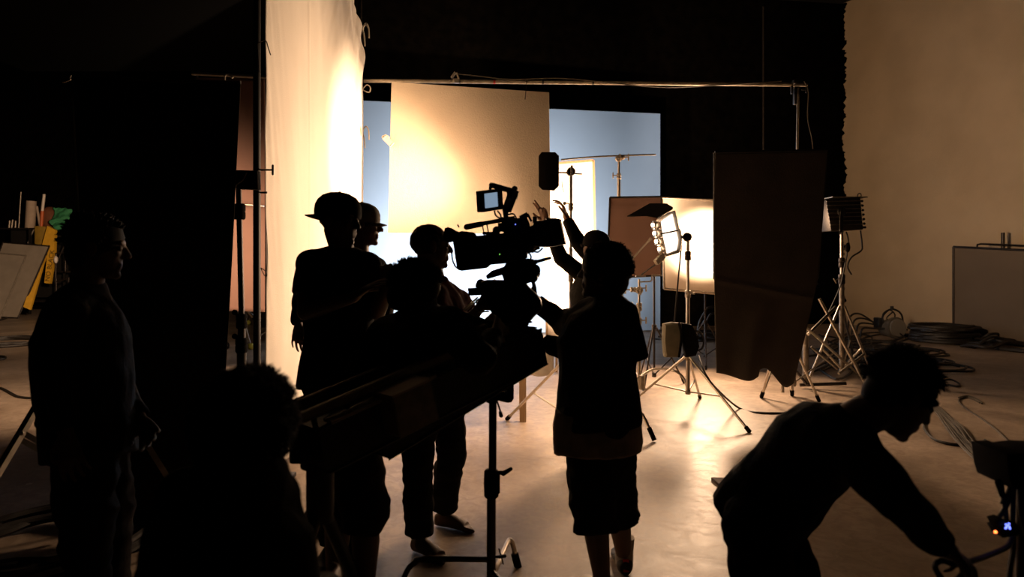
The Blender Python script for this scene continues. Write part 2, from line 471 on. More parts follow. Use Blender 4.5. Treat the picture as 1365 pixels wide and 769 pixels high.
    # ---- shoes
    if not barefoot:
        for q in 'LR':
            c = MB(); foot_shapes(c, g['a'+q] - V((0,0,.02)), g['t'+q], False, .008)
            m_ = shoes if isinstance(shoes, str) else shoes[q]
            remeshed('shoe', c, M[m_], root, .006, 3)
    # ---- hair / cap
    if hair:
        hair_tufts(g['hd'], fr, root=root, **hair)
    else:
        c = MB(); c.ell(fr.at(g['hd'], 0, -.014*k, .022*k), fr.r*.081*k, fr.f*.098*k, fr.u*.090*k); 
        remeshed('hair', c, M['hair'], root, .006, 2, .004, 40)
    if cap: cap_on(root, g['hd'], fr, M[cap.get('m', 'cap_black')], k*cap.get('s', 1.02), cap.get('brim', .075), yaw=cap.get('yaw', 0))
    return root, g, fr
M['eye'] = mat('eye_white', (.14,.12,.10), .35, amt=.05, scale=30)
def JJ(**k):
    out = {}
    for q, v in k.items():
        v = tuple(v)
        if q in ('hf', 'hu', 'tL', 'tR'): out[q] = V(v if len(v) == 3 else (*v, 0))
        else: out[q] = P(*v)
    return out

# --- man in a dark jacket, left
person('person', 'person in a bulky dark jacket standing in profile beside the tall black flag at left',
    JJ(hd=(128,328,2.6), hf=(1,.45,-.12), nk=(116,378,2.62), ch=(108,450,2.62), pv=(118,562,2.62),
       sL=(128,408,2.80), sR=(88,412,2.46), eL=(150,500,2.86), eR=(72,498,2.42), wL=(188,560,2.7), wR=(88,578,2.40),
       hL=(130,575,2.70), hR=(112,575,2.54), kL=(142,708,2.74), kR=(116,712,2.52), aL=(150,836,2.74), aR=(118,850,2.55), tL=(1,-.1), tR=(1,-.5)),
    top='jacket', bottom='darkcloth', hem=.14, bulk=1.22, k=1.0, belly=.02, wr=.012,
    hair=dict(n=260, ln=.03, r=.006, seed=3, k=1.0))

# --- watcher with bushy hair, close to the camera
person('person', 'person with bushy hair seen from behind, crouching low in the left foreground',
    dict(hd=P(331,580,1.5), hf=V((.15,1,-.1)), nk=P(320,640,1.47), ch=V((-.60,1.44,.82)), pv=V((-.62,1.22,.46)),
       sL=P(248,652,1.48), sR=P(362,652,1.5), eL=P(215,812,1.55), eR=P(396,812,1.55), wL=V((-.72,1.86,.60)), wR=V((-.50,1.88,.60)),
       hL=V((-.72,1.22,.44)), hR=V((-.52,1.22,.44)), kL=V((-.80,1.62,.50)), kR=V((-.44,1.62,.50)), aL=V((-.78,1.60,.09)), aR=V((-.46,1.60,.09)), tL=V((-.1,1,0)), tR=V((.1,1,0))),
    top='blackcloth', bottom='darkcloth', hem=.05, bulk=1.05, wr=.01,
    extra_top=lambda c, g, fr: c.ell(g['nk']+V((-.005,0,-.02)), (.118,0,0), (0,.115,0), (0,0,.10)),
    hair=dict(n=9000, ln=.028, r=.0012, seed=5, low=-.9, k=1.17, droop=.1))
def foreground_stool():
    t = thing('stool', 'low round stool under the crouching bushy-haired person in the foreground', 'stool', (-.62,1.2,0))
    MB().lathe((-.62,1.2,.30), (-.62,1.2,.335), [(0,.15),(.2,.165),(.8,.165),(1,.15)]).build('seat', M['wood'], t)
    for i in range(4):
        a = PI/4 + i*PI/2
        MB().cyl((-.62+.12*math.cos(a), 1.2+.12*math.sin(a), .31), (-.62+.17*math.cos(a), 1.2+.17*math.sin(a), 0), .015, .012).build('leg', M['wood'], t)
foreground_stool()

# --- grey-capped man behind (drawn before the one in front)
person('person', 'person in a grey cap, standing behind the black-capped person, hand hanging by the white cloth',
    JJ(hd=(483,299,3.85), hf=(1,.15,-.05), nk=(478,338,3.85), ch=(462,388,3.86), pv=(460,470,3.86),
       sR=(418,354,3.86), sL=(500,352,3.92), eR=(401,402,4.04), eL=(512,412,3.98), wR=(398,432,3.90), wL=(508,455,3.85),
       hR=(442,478,3.86), hL=(480,478,3.88), kR=(444,585,3.86), kL=(478,585,3.88), aR=(444,680,3.88), aL=(478,680,3.9), tL=(.4,-1), tR=(-.2,-1)),
    top='darkcloth', bottom='denim', k=.97, cap=dict(m='cap_grey', brim=.055), wr=.008,
    hands=dict(R=dict(d=(-.05,0,-1), pn=(.25,1,0), curl=.30, spread=.16, thumb=.2, side=1)))

# --- black-capped man
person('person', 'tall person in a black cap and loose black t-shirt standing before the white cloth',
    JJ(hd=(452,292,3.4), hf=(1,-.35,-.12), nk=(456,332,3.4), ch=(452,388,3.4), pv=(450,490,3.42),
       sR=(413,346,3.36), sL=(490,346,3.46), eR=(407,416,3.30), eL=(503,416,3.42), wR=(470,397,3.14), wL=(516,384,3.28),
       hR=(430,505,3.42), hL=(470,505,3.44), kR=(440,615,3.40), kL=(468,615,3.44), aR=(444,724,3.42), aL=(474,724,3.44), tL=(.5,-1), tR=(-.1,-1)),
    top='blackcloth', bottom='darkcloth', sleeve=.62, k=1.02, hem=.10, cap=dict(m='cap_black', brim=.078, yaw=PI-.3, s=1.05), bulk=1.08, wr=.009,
    hands=dict(R=dict(d=(1,-.2,.65), pn=(.5,.2,-.8), curl=.18, spread=.12, side=1), L=dict(d=(.12,-.1,1), pn=(0,-1,0), curl=1.15, spread=.02)))

# --- barefoot man in dark red at the viewfinder
person('person', 'barefoot person in a dark red shirt and long trousers with eye at the viewfinder',
    JJ(hd=(574,327,3.6), hf=(1,.35,-.02), nk=(579,374,3.6), ch=(592,424,3.6), pv=(584,500,3.6),
       sR=(580,400,3.42), sL=(612,394,3.76), eR=(604,452,3.32), eL=(634,452,3.76), wR=(640,410,3.28), wL=(660,420,3.64),
       hR=(572,512,3.52), hL=(596,510,3.68), kR=(556,610,3.44), kL=(602,604,3.72), aR=(560,712,3.48), aL=(592,678,3.82), tR=(1,-.75), tL=(1,-.35)),
    top='redshirt', bottom='denim', sleeve=.6, k=1.0, barefoot=True, bulk=1.0, wr=.010, hem=.08)

# --- bent man over the crane
person('person', 'person with rough hair and shorts bending over the crane arm',
    JJ(hd=(553,388,2.98), hf=(1,.25,-.45), nk=(556,420,2.92), ch=(540,458,2.88), pv=(466,565,2.86),
       sR=(598,428,2.70), sL=(576,418,3.04), eR=(640,478,2.62), eL=(632,440,3.1), wR=(660,446,2.80), wL=(668,440,3.1),
       hR=(466,582,2.76), hL=(478,576,2.94), kR=(488,684,2.76), kL=(452,676,2.96), aR=(486,795,2.74), aL=(446,775,2.96), tR=(1,.1), tL=(1,.3)),
    top='jacket', bottom='jacket', legs=1.14, k=.98, bulk=1.22, wr=.010, hem=.08,
    hair=dict(n=4000, ln=.030, r=.0013, seed=9, k=1.10, low=-.45, droop=.2))

# --- raised arms man, behind
person('person', 'person in a dark cap seen from behind, both hands raised to the octagonal flag',
    JJ(hd=(793,330,4.9), hf=(-.6,1,.25), nk=(795,358,4.9), ch=(790,392,4.93), pv=(788,452,4.95),
       sL=(776,362,5.0), sR=(812,364,4.84), eL=(748,344,5.0), eR=(773,326,5.06), wL=(729,295,5.0), wR=(755,290,5.1),
       hL=(780,460,5.0), hR=(797,460,4.9), kL=(781,537,5.02), kR=(798,537,4.9), aL=(780,606,5.0), aR=(800,606,4.92), tL=(-.4,1), tR=(0,1)),
    top='jacket', bottom='darkcloth', skin='skin_lit', k=.96, cap=dict(m='cap_black', brim=.07, s=1.06), bulk=1.0, wr=.008,
    hands=dict(L=dict(d=(-.42,0,1), pn=(-.6,-.7,-.1), curls=[.12,.16,1.0,1.1], spread=.05, thumb=.5, side=-1),
               R=dict(d=(-.28,0,1), pn=(-1,.1,-.1), curls=[.42,.50,.55,.50], spread=.20, thumb=.3, side=1)))

# --- central man in shorts
def loose_sleeve(c, g, fr):
    a, m_, b = P(832,424,2.98), P(842,450,2.97), P(851,480,2.96)
    t = (b-a).normalized(); x, y, z = c._frame(t)
    c.loft([(a, x*.060, y*.060), (m_, x*.058, y*.060), (b, x*.048, y*.056)], 18)
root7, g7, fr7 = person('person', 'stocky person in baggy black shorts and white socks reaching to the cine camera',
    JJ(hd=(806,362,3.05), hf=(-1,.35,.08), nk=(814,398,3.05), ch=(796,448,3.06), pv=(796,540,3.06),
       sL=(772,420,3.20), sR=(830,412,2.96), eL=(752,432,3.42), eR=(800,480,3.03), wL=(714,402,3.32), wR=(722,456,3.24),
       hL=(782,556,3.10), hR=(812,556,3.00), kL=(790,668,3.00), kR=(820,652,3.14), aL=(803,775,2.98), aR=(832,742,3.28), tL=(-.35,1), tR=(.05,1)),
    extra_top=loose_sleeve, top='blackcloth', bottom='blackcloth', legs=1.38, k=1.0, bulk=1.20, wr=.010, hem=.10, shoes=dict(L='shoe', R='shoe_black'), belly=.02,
    hair=dict(n=3000, ln=.018, r=.0014, seed=21, k=1.12, low=-.5, droop=.1))
def shirt_tail():
    c = MB(); pv = g7['pv']
    c.loft([(pv+V((0,0,-.02)), V((.175,-.085,0)), V((.07,.135,0))), (pv+V((0,0,-.15)), V((.183,-.09,0)), V((.075,.14,0))), (pv+V((-.005,0,-.205)), V((.180,-.09,.015)), V((.074,.138,0)))], 30)
    remeshed('shirt_tail', c, M['greytail'], root7, .009, 2, .006, 10)['label'] = 'grey undershirt hem showing below the jacket'
    c = MB(); a = g7['aR']
    c.loft([(a+V((0,0,-.03)), V((.043,0,0)), V((0,.046,0))), (a+V((0,0,.03)), V((.044,0,0)), V((0,.046,0))), (a+V((0,0,.095)), V((.050,0,0)), V((0,.052,0)))], 18)
    c.build('sock', M['sock'], root7)
    c = MB(); a = g7['aL']
    c.loft([(a+V((0,0,-.03)), V((.043,0,0)), V((0,.046,0))), (a+V((0,0,.02)), V((.045,0,0)), V((0,.048,0)))], 18)
    c.build('sock', M['sock'], root7)
    c = MB(); a = g7['aR']; c.beam(a+V((0,-.062,-.045)), a+V((0,-.050,.01)), .028, .006); c.build('shoe_tab', M['red'], root7)
shirt_tail()

# --- bending person, right foreground
person('person', 'person with tousled hair bending over at right, arm reaching down to a cable',
    JJ(hd=(1200,522,1.93), hf=(.82,.06,-.57), nk=(1138,562,1.96), ch=(1090,592,2.08), pv=(1028,664,2.24),
       sR=(1146,600,1.86), sL=(1122,580,2.20), eR=(1194,664,1.72), eL=(1096,650,2.30), wR=(1258,728,1.80), wL=(1050,720,2.22),
       hR=(1006,700,2.12), hL=(1024,690,2.30), kR=(1022,806,2.06), kL=(1064,790,2.30), aR=(1010,930,2.12), aL=(1020,900,2.32), tR=(1,.1), tL=(1,.2)),
    top='blackcloth', bottom='blackcloth', k=.98, bulk=1.08, wr=.009, hem=.16,
    hair=dict(n=4200, ln=.032, r=.0013, seed=31, k=.93, low=-.35, droop=.5, faceback=.5),
    hands=dict(R=dict(d=(.8,.2,-.6), pn=(-.5,.1,-.8), curl=.85, spread=.04, thumb=.8)))
# ================================================================== the room
def wall_mat(name, c1, c2, sc, rough=.8, bump=.25):
    return mat(name, c1, rough, col2=c2, scale=sc, bump=bump, bscale=30)
fm = bpy.data.materials.new('polished_concrete'); fm.use_nodes = True
def _floor(nt):
    b = nt.nodes['Principled BSDF']; N = nt.nodes.new; L = nt.links.new
    tc = N('ShaderNodeTexCoord')
    n1 = N('ShaderNodeTexNoise'); n1.inputs['Scale'].default_value = 1.1; n1.inputs['Detail'].default_value = 8; n1.inputs['Distortion'].default_value = .6
    n2 = N('ShaderNodeTexNoise'); n2.inputs['Scale'].default_value = 9; n2.inputs['Detail'].default_value = 10; n2.inputs['Roughness'].default_value = .7; n2.inputs['Distortion'].default_value = 1.2
    for n in (n1, n2): L(tc.outputs['Object'], n.inputs['Vector'])
    r1 = N('ShaderNodeValToRGB'); r1.color_ramp.elements[0].position = .35; r1.color_ramp.elements[0].color = (.31,.235,.17,1)
    r1.color_ramp.elements[1].position = .68; r1.color_ramp.elements[1].color = (.52,.41,.315,1)
    L(n1.outputs['Fac'], r1.inputs['Fac'])
    mx = N('ShaderNodeMix'); mx.data_type = 'RGBA'; mx.blend_type = 'MULTIPLY'; mx.inputs[0].default_value = .8
    r2 = N('ShaderNodeValToRGB'); r2.color_ramp.elements[0].position = .38; r2.color_ramp.elements[0].color = (.62,.58,.55,1)
    r2.color_ramp.elements[1].position = .6; r2.color_ramp.elements[1].color = (1,1,1,1)
    L(n2.outputs['Fac'], r2.inputs['Fac']); L(r1.outputs['Color'], mx.inputs[6]); L(r2.outputs['Color'], mx.inputs[7])
    L(mx.outputs[2], b.inputs['Base Color'])
    mr = N('ShaderNodeMapRange'); mr.inputs['To Min'].default_value = .34; mr.inputs['To Max'].default_value = .62
    L(n2.outputs['Fac'], mr.inputs['Value']); L(mr.outputs['Result'], b.inputs['Roughness'])
    bp = N('ShaderNodeBump'); bp.inputs['Strength'].default_value = .25; bp.inputs['Distance'].default_value = .006
    L(n2.outputs['Fac'], bp.inputs['Height']); L(bp.outputs['Normal'], b.inputs['Normal'])
_floor(fm.node_tree)
black_wall = mat('black_painted_plaster', (.0022,.0016,.0011), .95, col2=(.0008,.0006,.0005), scale=5, bump=.25, bscale=30, spec=.02)
white_wall = wall_mat('bare_plaster', (.66,.52,.34), (.58,.45,.29), 1.2, .75, .35)
ceil_m = wall_mat('dark_ceiling_paint', (.0015,.0012,.001), (.001,.001,.001), 3)
XR0, YR0 = 7.63, 15.8
HC = 7.4
def vwall(name, a, b, m, t=.2, z0=0, z1=HC, nrm=None):
    a = V((a[0],a[1],0)); b = V((b[0],b[1],0)); n = V((-(b-a).y, (b-a).x, 0)).normalized()*t
    mb = MB(); mb.extr([a+V((0,0,z0)), b+V((0,0,z0)), b+V((0,0,z1)), a+V((0,0,z1))], n)
    return struct(name, mb, m)
EX = 4.4/.9; 
RW1 = (XR0 + .93*9, YR0 - 2.07*9)      # right wall runs towards the camera side
struct('floor', MB().box((1,7,-.1), (34,32,.2)), fm)
struct('ceiling', MB().box((1,7,HC+.1), (34,32,.2)), ceil_m)
vwall('wall_right', RW1, (XR0,YR0), white_wall, -.2)
vwall('wall_back', (-4.2,13.9+.0), (XR0,YR0), black_wall, .2)
vwall('wall_back_left', (-4.2,13.9), (-4.2,22), black_wall, .2)
vwall('wall_far', (-15.5,21.5), (-4.2,21.5), black_wall, .2)
vwall('wall_left', (-15.5,-8), (-15.5,22), black_wall, -.2)
vwall('wall_front', (-15.5,-8), (17,-8), black_wall, -.2)
# black paint that runs a little way onto the plaster wall with a ragged edge
def ragged():
    d = (V((RW1[0],RW1[1],0)) - V((XR0,YR0,0))).normalized(); n = V((-d.y, d.x, 0))
    if n.x > 0: n = -n
    o = V((XR0,YR0,0)) + n*.004
    mb = MB(); rg = random.Random(4); pts = []
    z = 0
    while z < HC:
        w = .05 + .13*noise.noise(V((z*1.3, 3.1, 0))) + .10*noise.noise(V((z*7, 1.1, 0))) + rg.uniform(0,.06)
        pts.append((z, max(.01, w))); z += .035
    poly = [o + V((0,0,0))] + [o + d*w + V((0,0,z)) for z, w in pts] + [o + V((0,0,HC))]
    mb.extr(poly, n*.004)
    return struct('trim_ragged_black_paint', mb, black_wall)
ragged()
# vertical conduit on the black wall
def backwall_pt(px, z=0, off=.06):
    a = V((-4.2,13.9,0)); b = V((XR0,YR0,0)); k = (px-CX)/FPX
    # x = k*y ; line a->b
    t = (k*a.y - a.x)/((b.x-a.x) - k*(b.y-a.y)); p = a.lerp(b, t); return V((p.x, p.y-off, z))
tag(MB().tube([backwall_pt(1016, .4), backwall_pt(1016, 7.2)], .022, 8).build('conduit', M['darksteel']), 'thin vertical conduit on the black rear wall above the black cloth flag', 'pipe')
MB_ = MB

# ================================================================== stand building blocks
def knob(root, p, ax=(1,0,0), r=.018, L=.05, m='blackpaint', tee=True, name='knob'):
    p = V(p); ax = V(ax).normalized(); b = MB()
    b.cyl(p, p+ax*L, .006)
    x, y, z = b._frame(ax)
    if tee: b.rcone(p+ax*L - x*.028, .008, p+ax*L + x*.028, .008, 8)
    else: b.cyl(p+ax*(L-.008), p+ax*(L+.012), r)
    return b.build(name, M[m], root)
def collar(root, p, r=.028, h=.07, m='blackpaint'):
    p = V(p); return MB().lathe(p-V((0,0,h/2)), p+V((0,0,h/2)), [(0,r*.85),(.1,r),(.45,r),(.5,r*.9),(.55,r),(.9,r),(1,r*.85)]).build('collar', M[m], root)
def tripod(root, base, hub, feet, m='chrome', r=.011, low=.14, footm='camrub', brace=True, rb=.008):
    """hub: where the legs meet the pole; feet: floor points"""
    base = V(base); hub = V(hub)
    collar(root, hub, .030, .06, m if m != 'chrome' else 'alloy')
    if brace: collar(root, (base.x, base.y, low), .026, .05, m if m != 'chrome' else 'alloy')
    for f in feet:
        f = V(f); a = hub + (V((f.x,f.y,hub.z))-hub).normalized()*.03; e = f + V((0,0,.012))
        lg = MB().cyl(a, e, r).build('leg', M[m], root)
        t = (e-a).normalized(); MB().cyl(e - t*.05, e + t*.004, r*1.5).build('rubber_foot', M[footm], lg)
        if brace:
            MB().cyl((base.x,base.y,low), a.lerp(e, .55), rb).build('brace', M[m], lg)
def cleg(root, base, z, dirv, L, m='chrome', r=.0125, drop=None):
    """C-stand leg: leaves the pole at height z, turns down to the floor"""
    b = V((base[0],base[1],z)); d = V((dirv[0],dirv[1],0)).normalized()
    pts = [b, b+d*L*.62, b+d*L*.80+V((0,0,-.03)), b+d*L*.90+V((0,0,-z*.45)), b+d*L+V((0,0,-z+.012))]
    lg = MB().tube(pts, r, 10).build('leg', M[m], root)
    e = pts[-1]; q = pts[-2]; t = (e-q).normalized()
    MB().cyl(e - t*.06, e, r*1.45).build('rubber_foot', M['camrub'], lg)
    return lg
def pole(root, a, b, r, m='chrome', name='pole'):
    return MB().cyl(a, b, r).build(name, M[m], root)
def griphead(root, p, ax=(0,1,0), m='alloy', r=.033):
    p = V(p); ax = V(ax).normalized()
    h = MB().lathe(p-ax*.03, p+ax*.03, [(0,r*.8),(.1,r),(.4,r),(.45,r*.7),(.55,r*.7),(.6,r),(.9,r),(1,r*.8)]).build('grip_head', M[m], root)
    x, y, z = MB()._frame(ax)
    b = MB(); b.cyl(p+ax*.03, p+ax*.075, .008); b.rcone(p+ax*.08-x*.035, .009, p+ax*.08+x*.035, .009, 8); b.build('grip_handle', M[m], h)
    return h

# ================================================================== muslin wall on a frame (left)
XC = -1.67
def cloth_y(px): return XC*FPX/(px-CX)
Y0, Y1, ZT = cloth_y(348), cloth_y(482), 5.6
def muslin():
    t = thing('muslin_screen', 'tall white muslin cloth laced to an upright black frame, glowing in the light', 'cloth screen', (XC, (Y0+Y1)/2, 0))
    ny, nz = 150, 260
    def fn(u, v):
        z = .03 + v*(ZT-.06); ymax = Y1 - .03 - max(0, z-3.95)*1.5
        y = Y0 + .03 + u*(ymax - Y0 - .03)
        s = u; w = 0
        w += .005*noise.noise(V((y*7+z, z*.8, 1.3))) + .012*noise.noise(V((y*3.1, z*.45, 7)))
        q = math.exp(-u*9); w += q*.016*noise.noise(V((y*13 + z*2.6, z*1.3, 2)))*max(0, noise.noise(V((y*2, z*.9, 31)))+.25)*1.6          # gathers by the front pole
        q2 = math.exp(-((1-u)*3.0)); zz = max(0, z-3.1); w += q2*.05*min(1, zz)*noise.noise(V(((y*5 - z*3.2)*1.6, z*.4, 5)))
        w += .006*math.exp(-((y-5.49)/.012)**2)
        w += .03*math.sin(v*PI)*math.sin(u*PI)
        w += max(0, .5-z)*.06*noise.noise(V((y*6, z, 11)))
        return V((XC + .02 + w, y, z))
    MB().grid(fn, ny, nz).build('cloth', mat('white_muslin', (.74,.69,.61), .9, amt=.08, scale=1.5, bump=.15, bscale=120, spec=.2), t, solid=.003)
    MB().box((XC+.035, 5.49, 2.8), (.003, .010, 5.4)).build('seam', mat('muslin_seam', (.55,.46,.36), .9), t)
    MB().cyl((XC-.02, Y0-.02, 0), (XC-.02, Y0-.02, ZT), .024).build('post', M['blackpaint'], t)
    MB().cyl((XC-.02, Y1+.02, 0), (XC-.02, Y1+.02, ZT), .022).build('post', M['darksteel'], t)
    MB().cyl((XC-.02, Y0-.02, ZT), (XC-.02, Y1+.02, ZT), .022).build('top_rail', M['darksteel'], t)
    for i, yy in enumerate((Y0-.02, Y1+.02)):
        b = MB(); b.box((XC-.02, yy, .015), (.40,.40,.03), bev=.006); b.build('base_plate', M['blackpaint'], t)
    knob(t, (XC, Y0-.02, P(0,227,Y0).z), (1,0,0), L=.085, tee=True)
    knob(t, (XC, Y0-.02, P(0,257,Y0).z), (1,0,0), L=.035, r=.007, tee=False)
    # ties: cord bows through the eyelets
    for (py, sz, kind) in ((60,.10,0), (38,.12,1), (120,.10,2), (175,.13,3), (357,.05,4), (40,.1,5)):
        front = kind in (0, 4); y = (Y0-.03) if front else (Y1+.02)
        z = P(0, py, y).z; b = MB(); x = XC + (.0 if front else .01)
        p = V((x, y-.03, z))
        if kind == 0: b.tube([p, p+V((.05,0,.02)), p+V((.07,0,-.03)), p+V((.085,0,-.075))], .0035, 6); b.tube([p, p+V((.004,0,-.08)), p+V((.010,0,-.19))], .0035, 6)
        elif kind == 4: b.tube([p+V((.02,0,0)), p+V((.05,0,-.02)), p+V((.06,0,-.05)), p+V((.045,0,-.05)), p+V((.02,0,0))], .003, 6)
        elif kind == 2: b.tube([p, p+V((.05,0,.05)), p+V((.09,0,.02)), p+V((.08,0,-.03)), p+V((.03,0,-.02)), p], .007, 6)
        else: b.tube([p, p+V((.04,0,.05)), p+V((.07,0,0)), p+V((.075,0,-.10))], .007, 6); b.tube([p, p+V((.02,0,-.08)), p+V((.03,0,-.19))], .007, 6); b.ball(p, .018)
        b.build('tie', M['cable' if front else 'rope'], t)
muslin()

# ================================================================== sky-blue backdrop
def lerp3(a, b, t): return a + (b-a)*t
BX0, BX1 = P(470,0,13.0), P(880,0,14.2); ZB = 4.52
def backdrop():
    a = V((BX0.x, BX0.y, 0)); b = V((BX1.x, BX1.y, 0)); n = V((-(b-a).y, (b-a).x, 0)).normalized()
    if n.y > 0: n = -n
    t = thing('backdrop', 'large sky-blue painted backdrop standing behind the set', 'backdrop', (a+b)/2)
    MB().extr([a+V((0,0,.02)), b+V((0,0,.02)), b+V((0,0,ZB)), a+V((0,0,ZB))], -n*.03).build('canvas', mat('sky_blue_paint', (.21,.37,.72), .8, amt=.05, scale=1, spec=.2), t, False)
    for q in (.02, .34, .66, .98):
        p = a.lerp(b, q) - n*.06
        MB().beam(p, p+V((0,0,ZB-.05)), .05, .05).build('brace_post', M['wood'], t)
        MB().beam(p+V((0,0,1.8)), p - n*.8 + V((0,0,.03)), .04, .04).build('prop', M['wood'], t)
backdrop()

# ================================================================== cross pole and hanging board
YP = 7.66
zp = P(0,110,YP).z
def cross_pole():
    a = V((XC+.02, Y1+.02, P(0,107,Y1).z)); b = P(1076, 113, 7.6)
    t = thing('cross_pole', 'long horizontal steel pole spanning the set above the boards', 'pole', a.lerp(b, .5))
    MB().cyl(a, b, .021).build('tube', mat('pale_steel', (.52,.45,.34), .5, .5, amt=.4, scale=12), t)
    q = a.lerp(b, (657-482)/(1076-482.)); d = (b-a).normalized()
    MB().cyl(q-d*.012, q+d*.012, .0225).build('tape_band', M['red'], t)['label'] = 'red tape band'
    for px in (722, 789):
        q = a.lerp(b, (px-482)/594.); MB().cyl(q-d*.010, q+d*.010, .0222).build('tape_band', M['blackpaint'], t)
    pc = a.lerp(b, (606-482)/594.)
    w = [pc+V((.02,-.02,.08)), a.lerp(b,.27)+V((0,-.03,.05)), a.lerp(b,.33)+V((0,-.02,.025)), a.lerp(b,.45)+V((0,-.025,.04)), a.lerp(b,.56)+V((0,-.03,-.01)),
         a.lerp(b,.68)+V((0,-.03,-.05)), a.lerp(b,.80)+V((0,-.03,-.02)), a.lerp(b,.94)+V((0,-.03,.03))]
    tag(MB().tube(w, .006, 6).build('wire', M['cable_grey']), 'thin wire running along the horizontal steel pole', 'cable')
    return a, b
PA, PB = cross_pole()
def post_right():
    q = PA.lerp(PB, (1060-482)/594.); bx = P(1066,0,7.35).x
    base = V((bx+.0, 7.45, 0)); hub = base + V((0,0,.85))
    t = thing('tall_stand', 'tall chrome stand holding up the right end of the long horizontal pole', 'stand', base)
    top = V((q.x+.01, 7.55, q.z-.05))
    pole(t, (base.x, 7.5, .1), top.lerp(V((base.x,7.5,.1)), .45), .020, 'steel')
    pole(t, top.lerp(V((base.x,7.5,.1)), .5), top, .013)
    b = MB(); b.box(top+V((-.01,.02,-.08)), (.06,.06,.20), bev=.01); b.box(top+V((-.07,.0,-.02)), (.02,.03,.09), bev=.005)
    b.box(top+V((0,.02,.07)), (.10,.08,.05), bev=.01); b.build('clamp', M['darksteel'], t)
    knob(t, top+V((.04,0,-.02)), (1,0,0)); 
    tag(MB().tube([top+V((.06,-.02,.07)), top+V((.10,-.03,-.05)), top+V((.09,-.04,-.35)), top+V((.14,-.04,-.6)), top+V((.17,-.04,-.95))], .006, 6).build('cord', M['cable_grey']), 'thin cord hanging beside the tall chrome stand', 'cable')
    tripod(t, base+V((0,.05,0)), (base.x,7.5,.85), [F(1015,530), F(1056,528), F(1150,505)], 'chrome', .014)
post_right()

def hanging_board():
    A = [P(522,109,7.35), P(732,123,7.55), P(734,312,7.55), P(517,310,7.35)]
    n = (A[1]-A[0]).cross(A[3]-A[0]).normalized()
    if n.y > 0: n = -n
    t = thing('foam_board', 'large square cream polystyrene board hanging from the horizontal pole', 'reflector board', (A[2]+A[3])/2)
    MB().extr(A, -n*.045, .004).build('board', mat('cream_polystyrene', (.82,.70,.55), .85, amt=.05, scale=3, bump=.3, bscale=70, spec=.2), t)
    p = P(519,187,7.3)
    b = MB(); b.beam(p+V((-.05,.0,.03)), p+V((.03,.0,-.05)), .03, .05, bev=.004); b.tube([p+V((-.05,0,.02)), p+V((-.075,0,.035)), p+V((-.04,0,.055)), p+V((.0,0,.03))], .008, 6); b.build('corner_clip', M['rope'], t)
    for px in (611, 700):
        a = P(px, 112+(px-522)*.065, 7.4); q = PA.lerp(PB, (px-482)/594.)
        b = MB(); b.tube([a+V((0,.06,-.06)), q+V((0,-.026,-.01)), q+V((0,.0,.026)), q+V((0,.03,0))], .004, 6); b.build('hanger', M['darksteel'], t)
    c = PA.lerp(PB, (606-482)/594.)
    k = thing('spring_clamp', 'small metal spring clamp gripping the horizontal pole above the cream board', 'clamp', c)
    b = MB(); b.beam(c+V((-.05,-.03,.035)), c+V((-.01,-.03,.09)), .03, .02, bev=.003); b.beam(c+V((.03,-.03,.02)), c+V((.005,-.03,.09)), .03, .02, bev=.003); b.beam(c+V((-.06,-.03,.01)), c+V((-.09,-.03,-.005)), .01, .01)
    b.box(c+V((0,-.03,0)), (.07,.03,.05), bev=.004); b.build('jaw', M['alloy'], k)
hanging_board()

# ================================================================== white reflector panel with wood frame
def white_panel():
    d = 9.0; A = [P(727,219,d), P(791,214,d), P(795,462,d), P(729,462,d)]
    t = thing('reflector_panel', 'tall narrow white panel in a thin pale wooden frame, blazing white', 'reflector board', P(760,510,d))
    MB().extr(A, (0,.012,0)).build('panel', mat('white_panel_sheet', (.86,.82,.76), .7, amt=.03, scale=3), t)
    for a, b in zip(A, A[1:]+A[:1]): MB().beam(a+V((0,-.005,0)), b+V((0,-.005,0)), .035, .03).build('frame_rail', M['wood'], t)
    for q in (.2, .8):
        p = A[3].lerp(A[2], q); MB().beam(p+V((0,.04,.5)), (p.x, p.y+.04, .0), .03, .03).build('leg', M['wood'], t)
white_panel()
# white table with draped cloth the crew is filming
def table():
    c = P(700,480,6.3); zt = .72
    x0, x1 = P(596,0,6.3).x, P(735,0,6.3).x
    t = thing('table', 'small trestle table with a pale wooden leg, mostly hidden behind the crew', 'table', ((x0+x1)/2, 6.5, 0))
    MB().box(((x0+x1)/2, 6.55, zt-.015), (x1-x0, .6, .03), bev=.004).build('tabletop', M['wood'], t)
    for x in (x0+.05, P(697,0,6.3).x):
        for y in (6.30, 6.80): MB().beam((x,y,0), (x,y,zt-.03), .06, .06).build('leg', M['wood'], t)
    def fn(u, v):
        x = x0-.02 + u*(x1-x0+.04); s = v*1.35
        if s < .25: y, z = 6.235-.012*math.sin(u*31), zt+.006-(.25-s)*1.0 - .05*max(0, math.sin(u*9))
        elif s < .95: y, z = 6.24+(s-.25)*.92, zt+.004
        else: y, z = 6.88, zt+.004-(s-.95)*.8
        return V((x,y,z))
    o = MB().grid(fn, 40, 40).build('tablecloth', mat('white_cotton', (.75,.70,.63), .9), None, solid=.004)
    tag(o, 'white cloth draped over the small table behind the camera rig', 'tablecloth')
table()

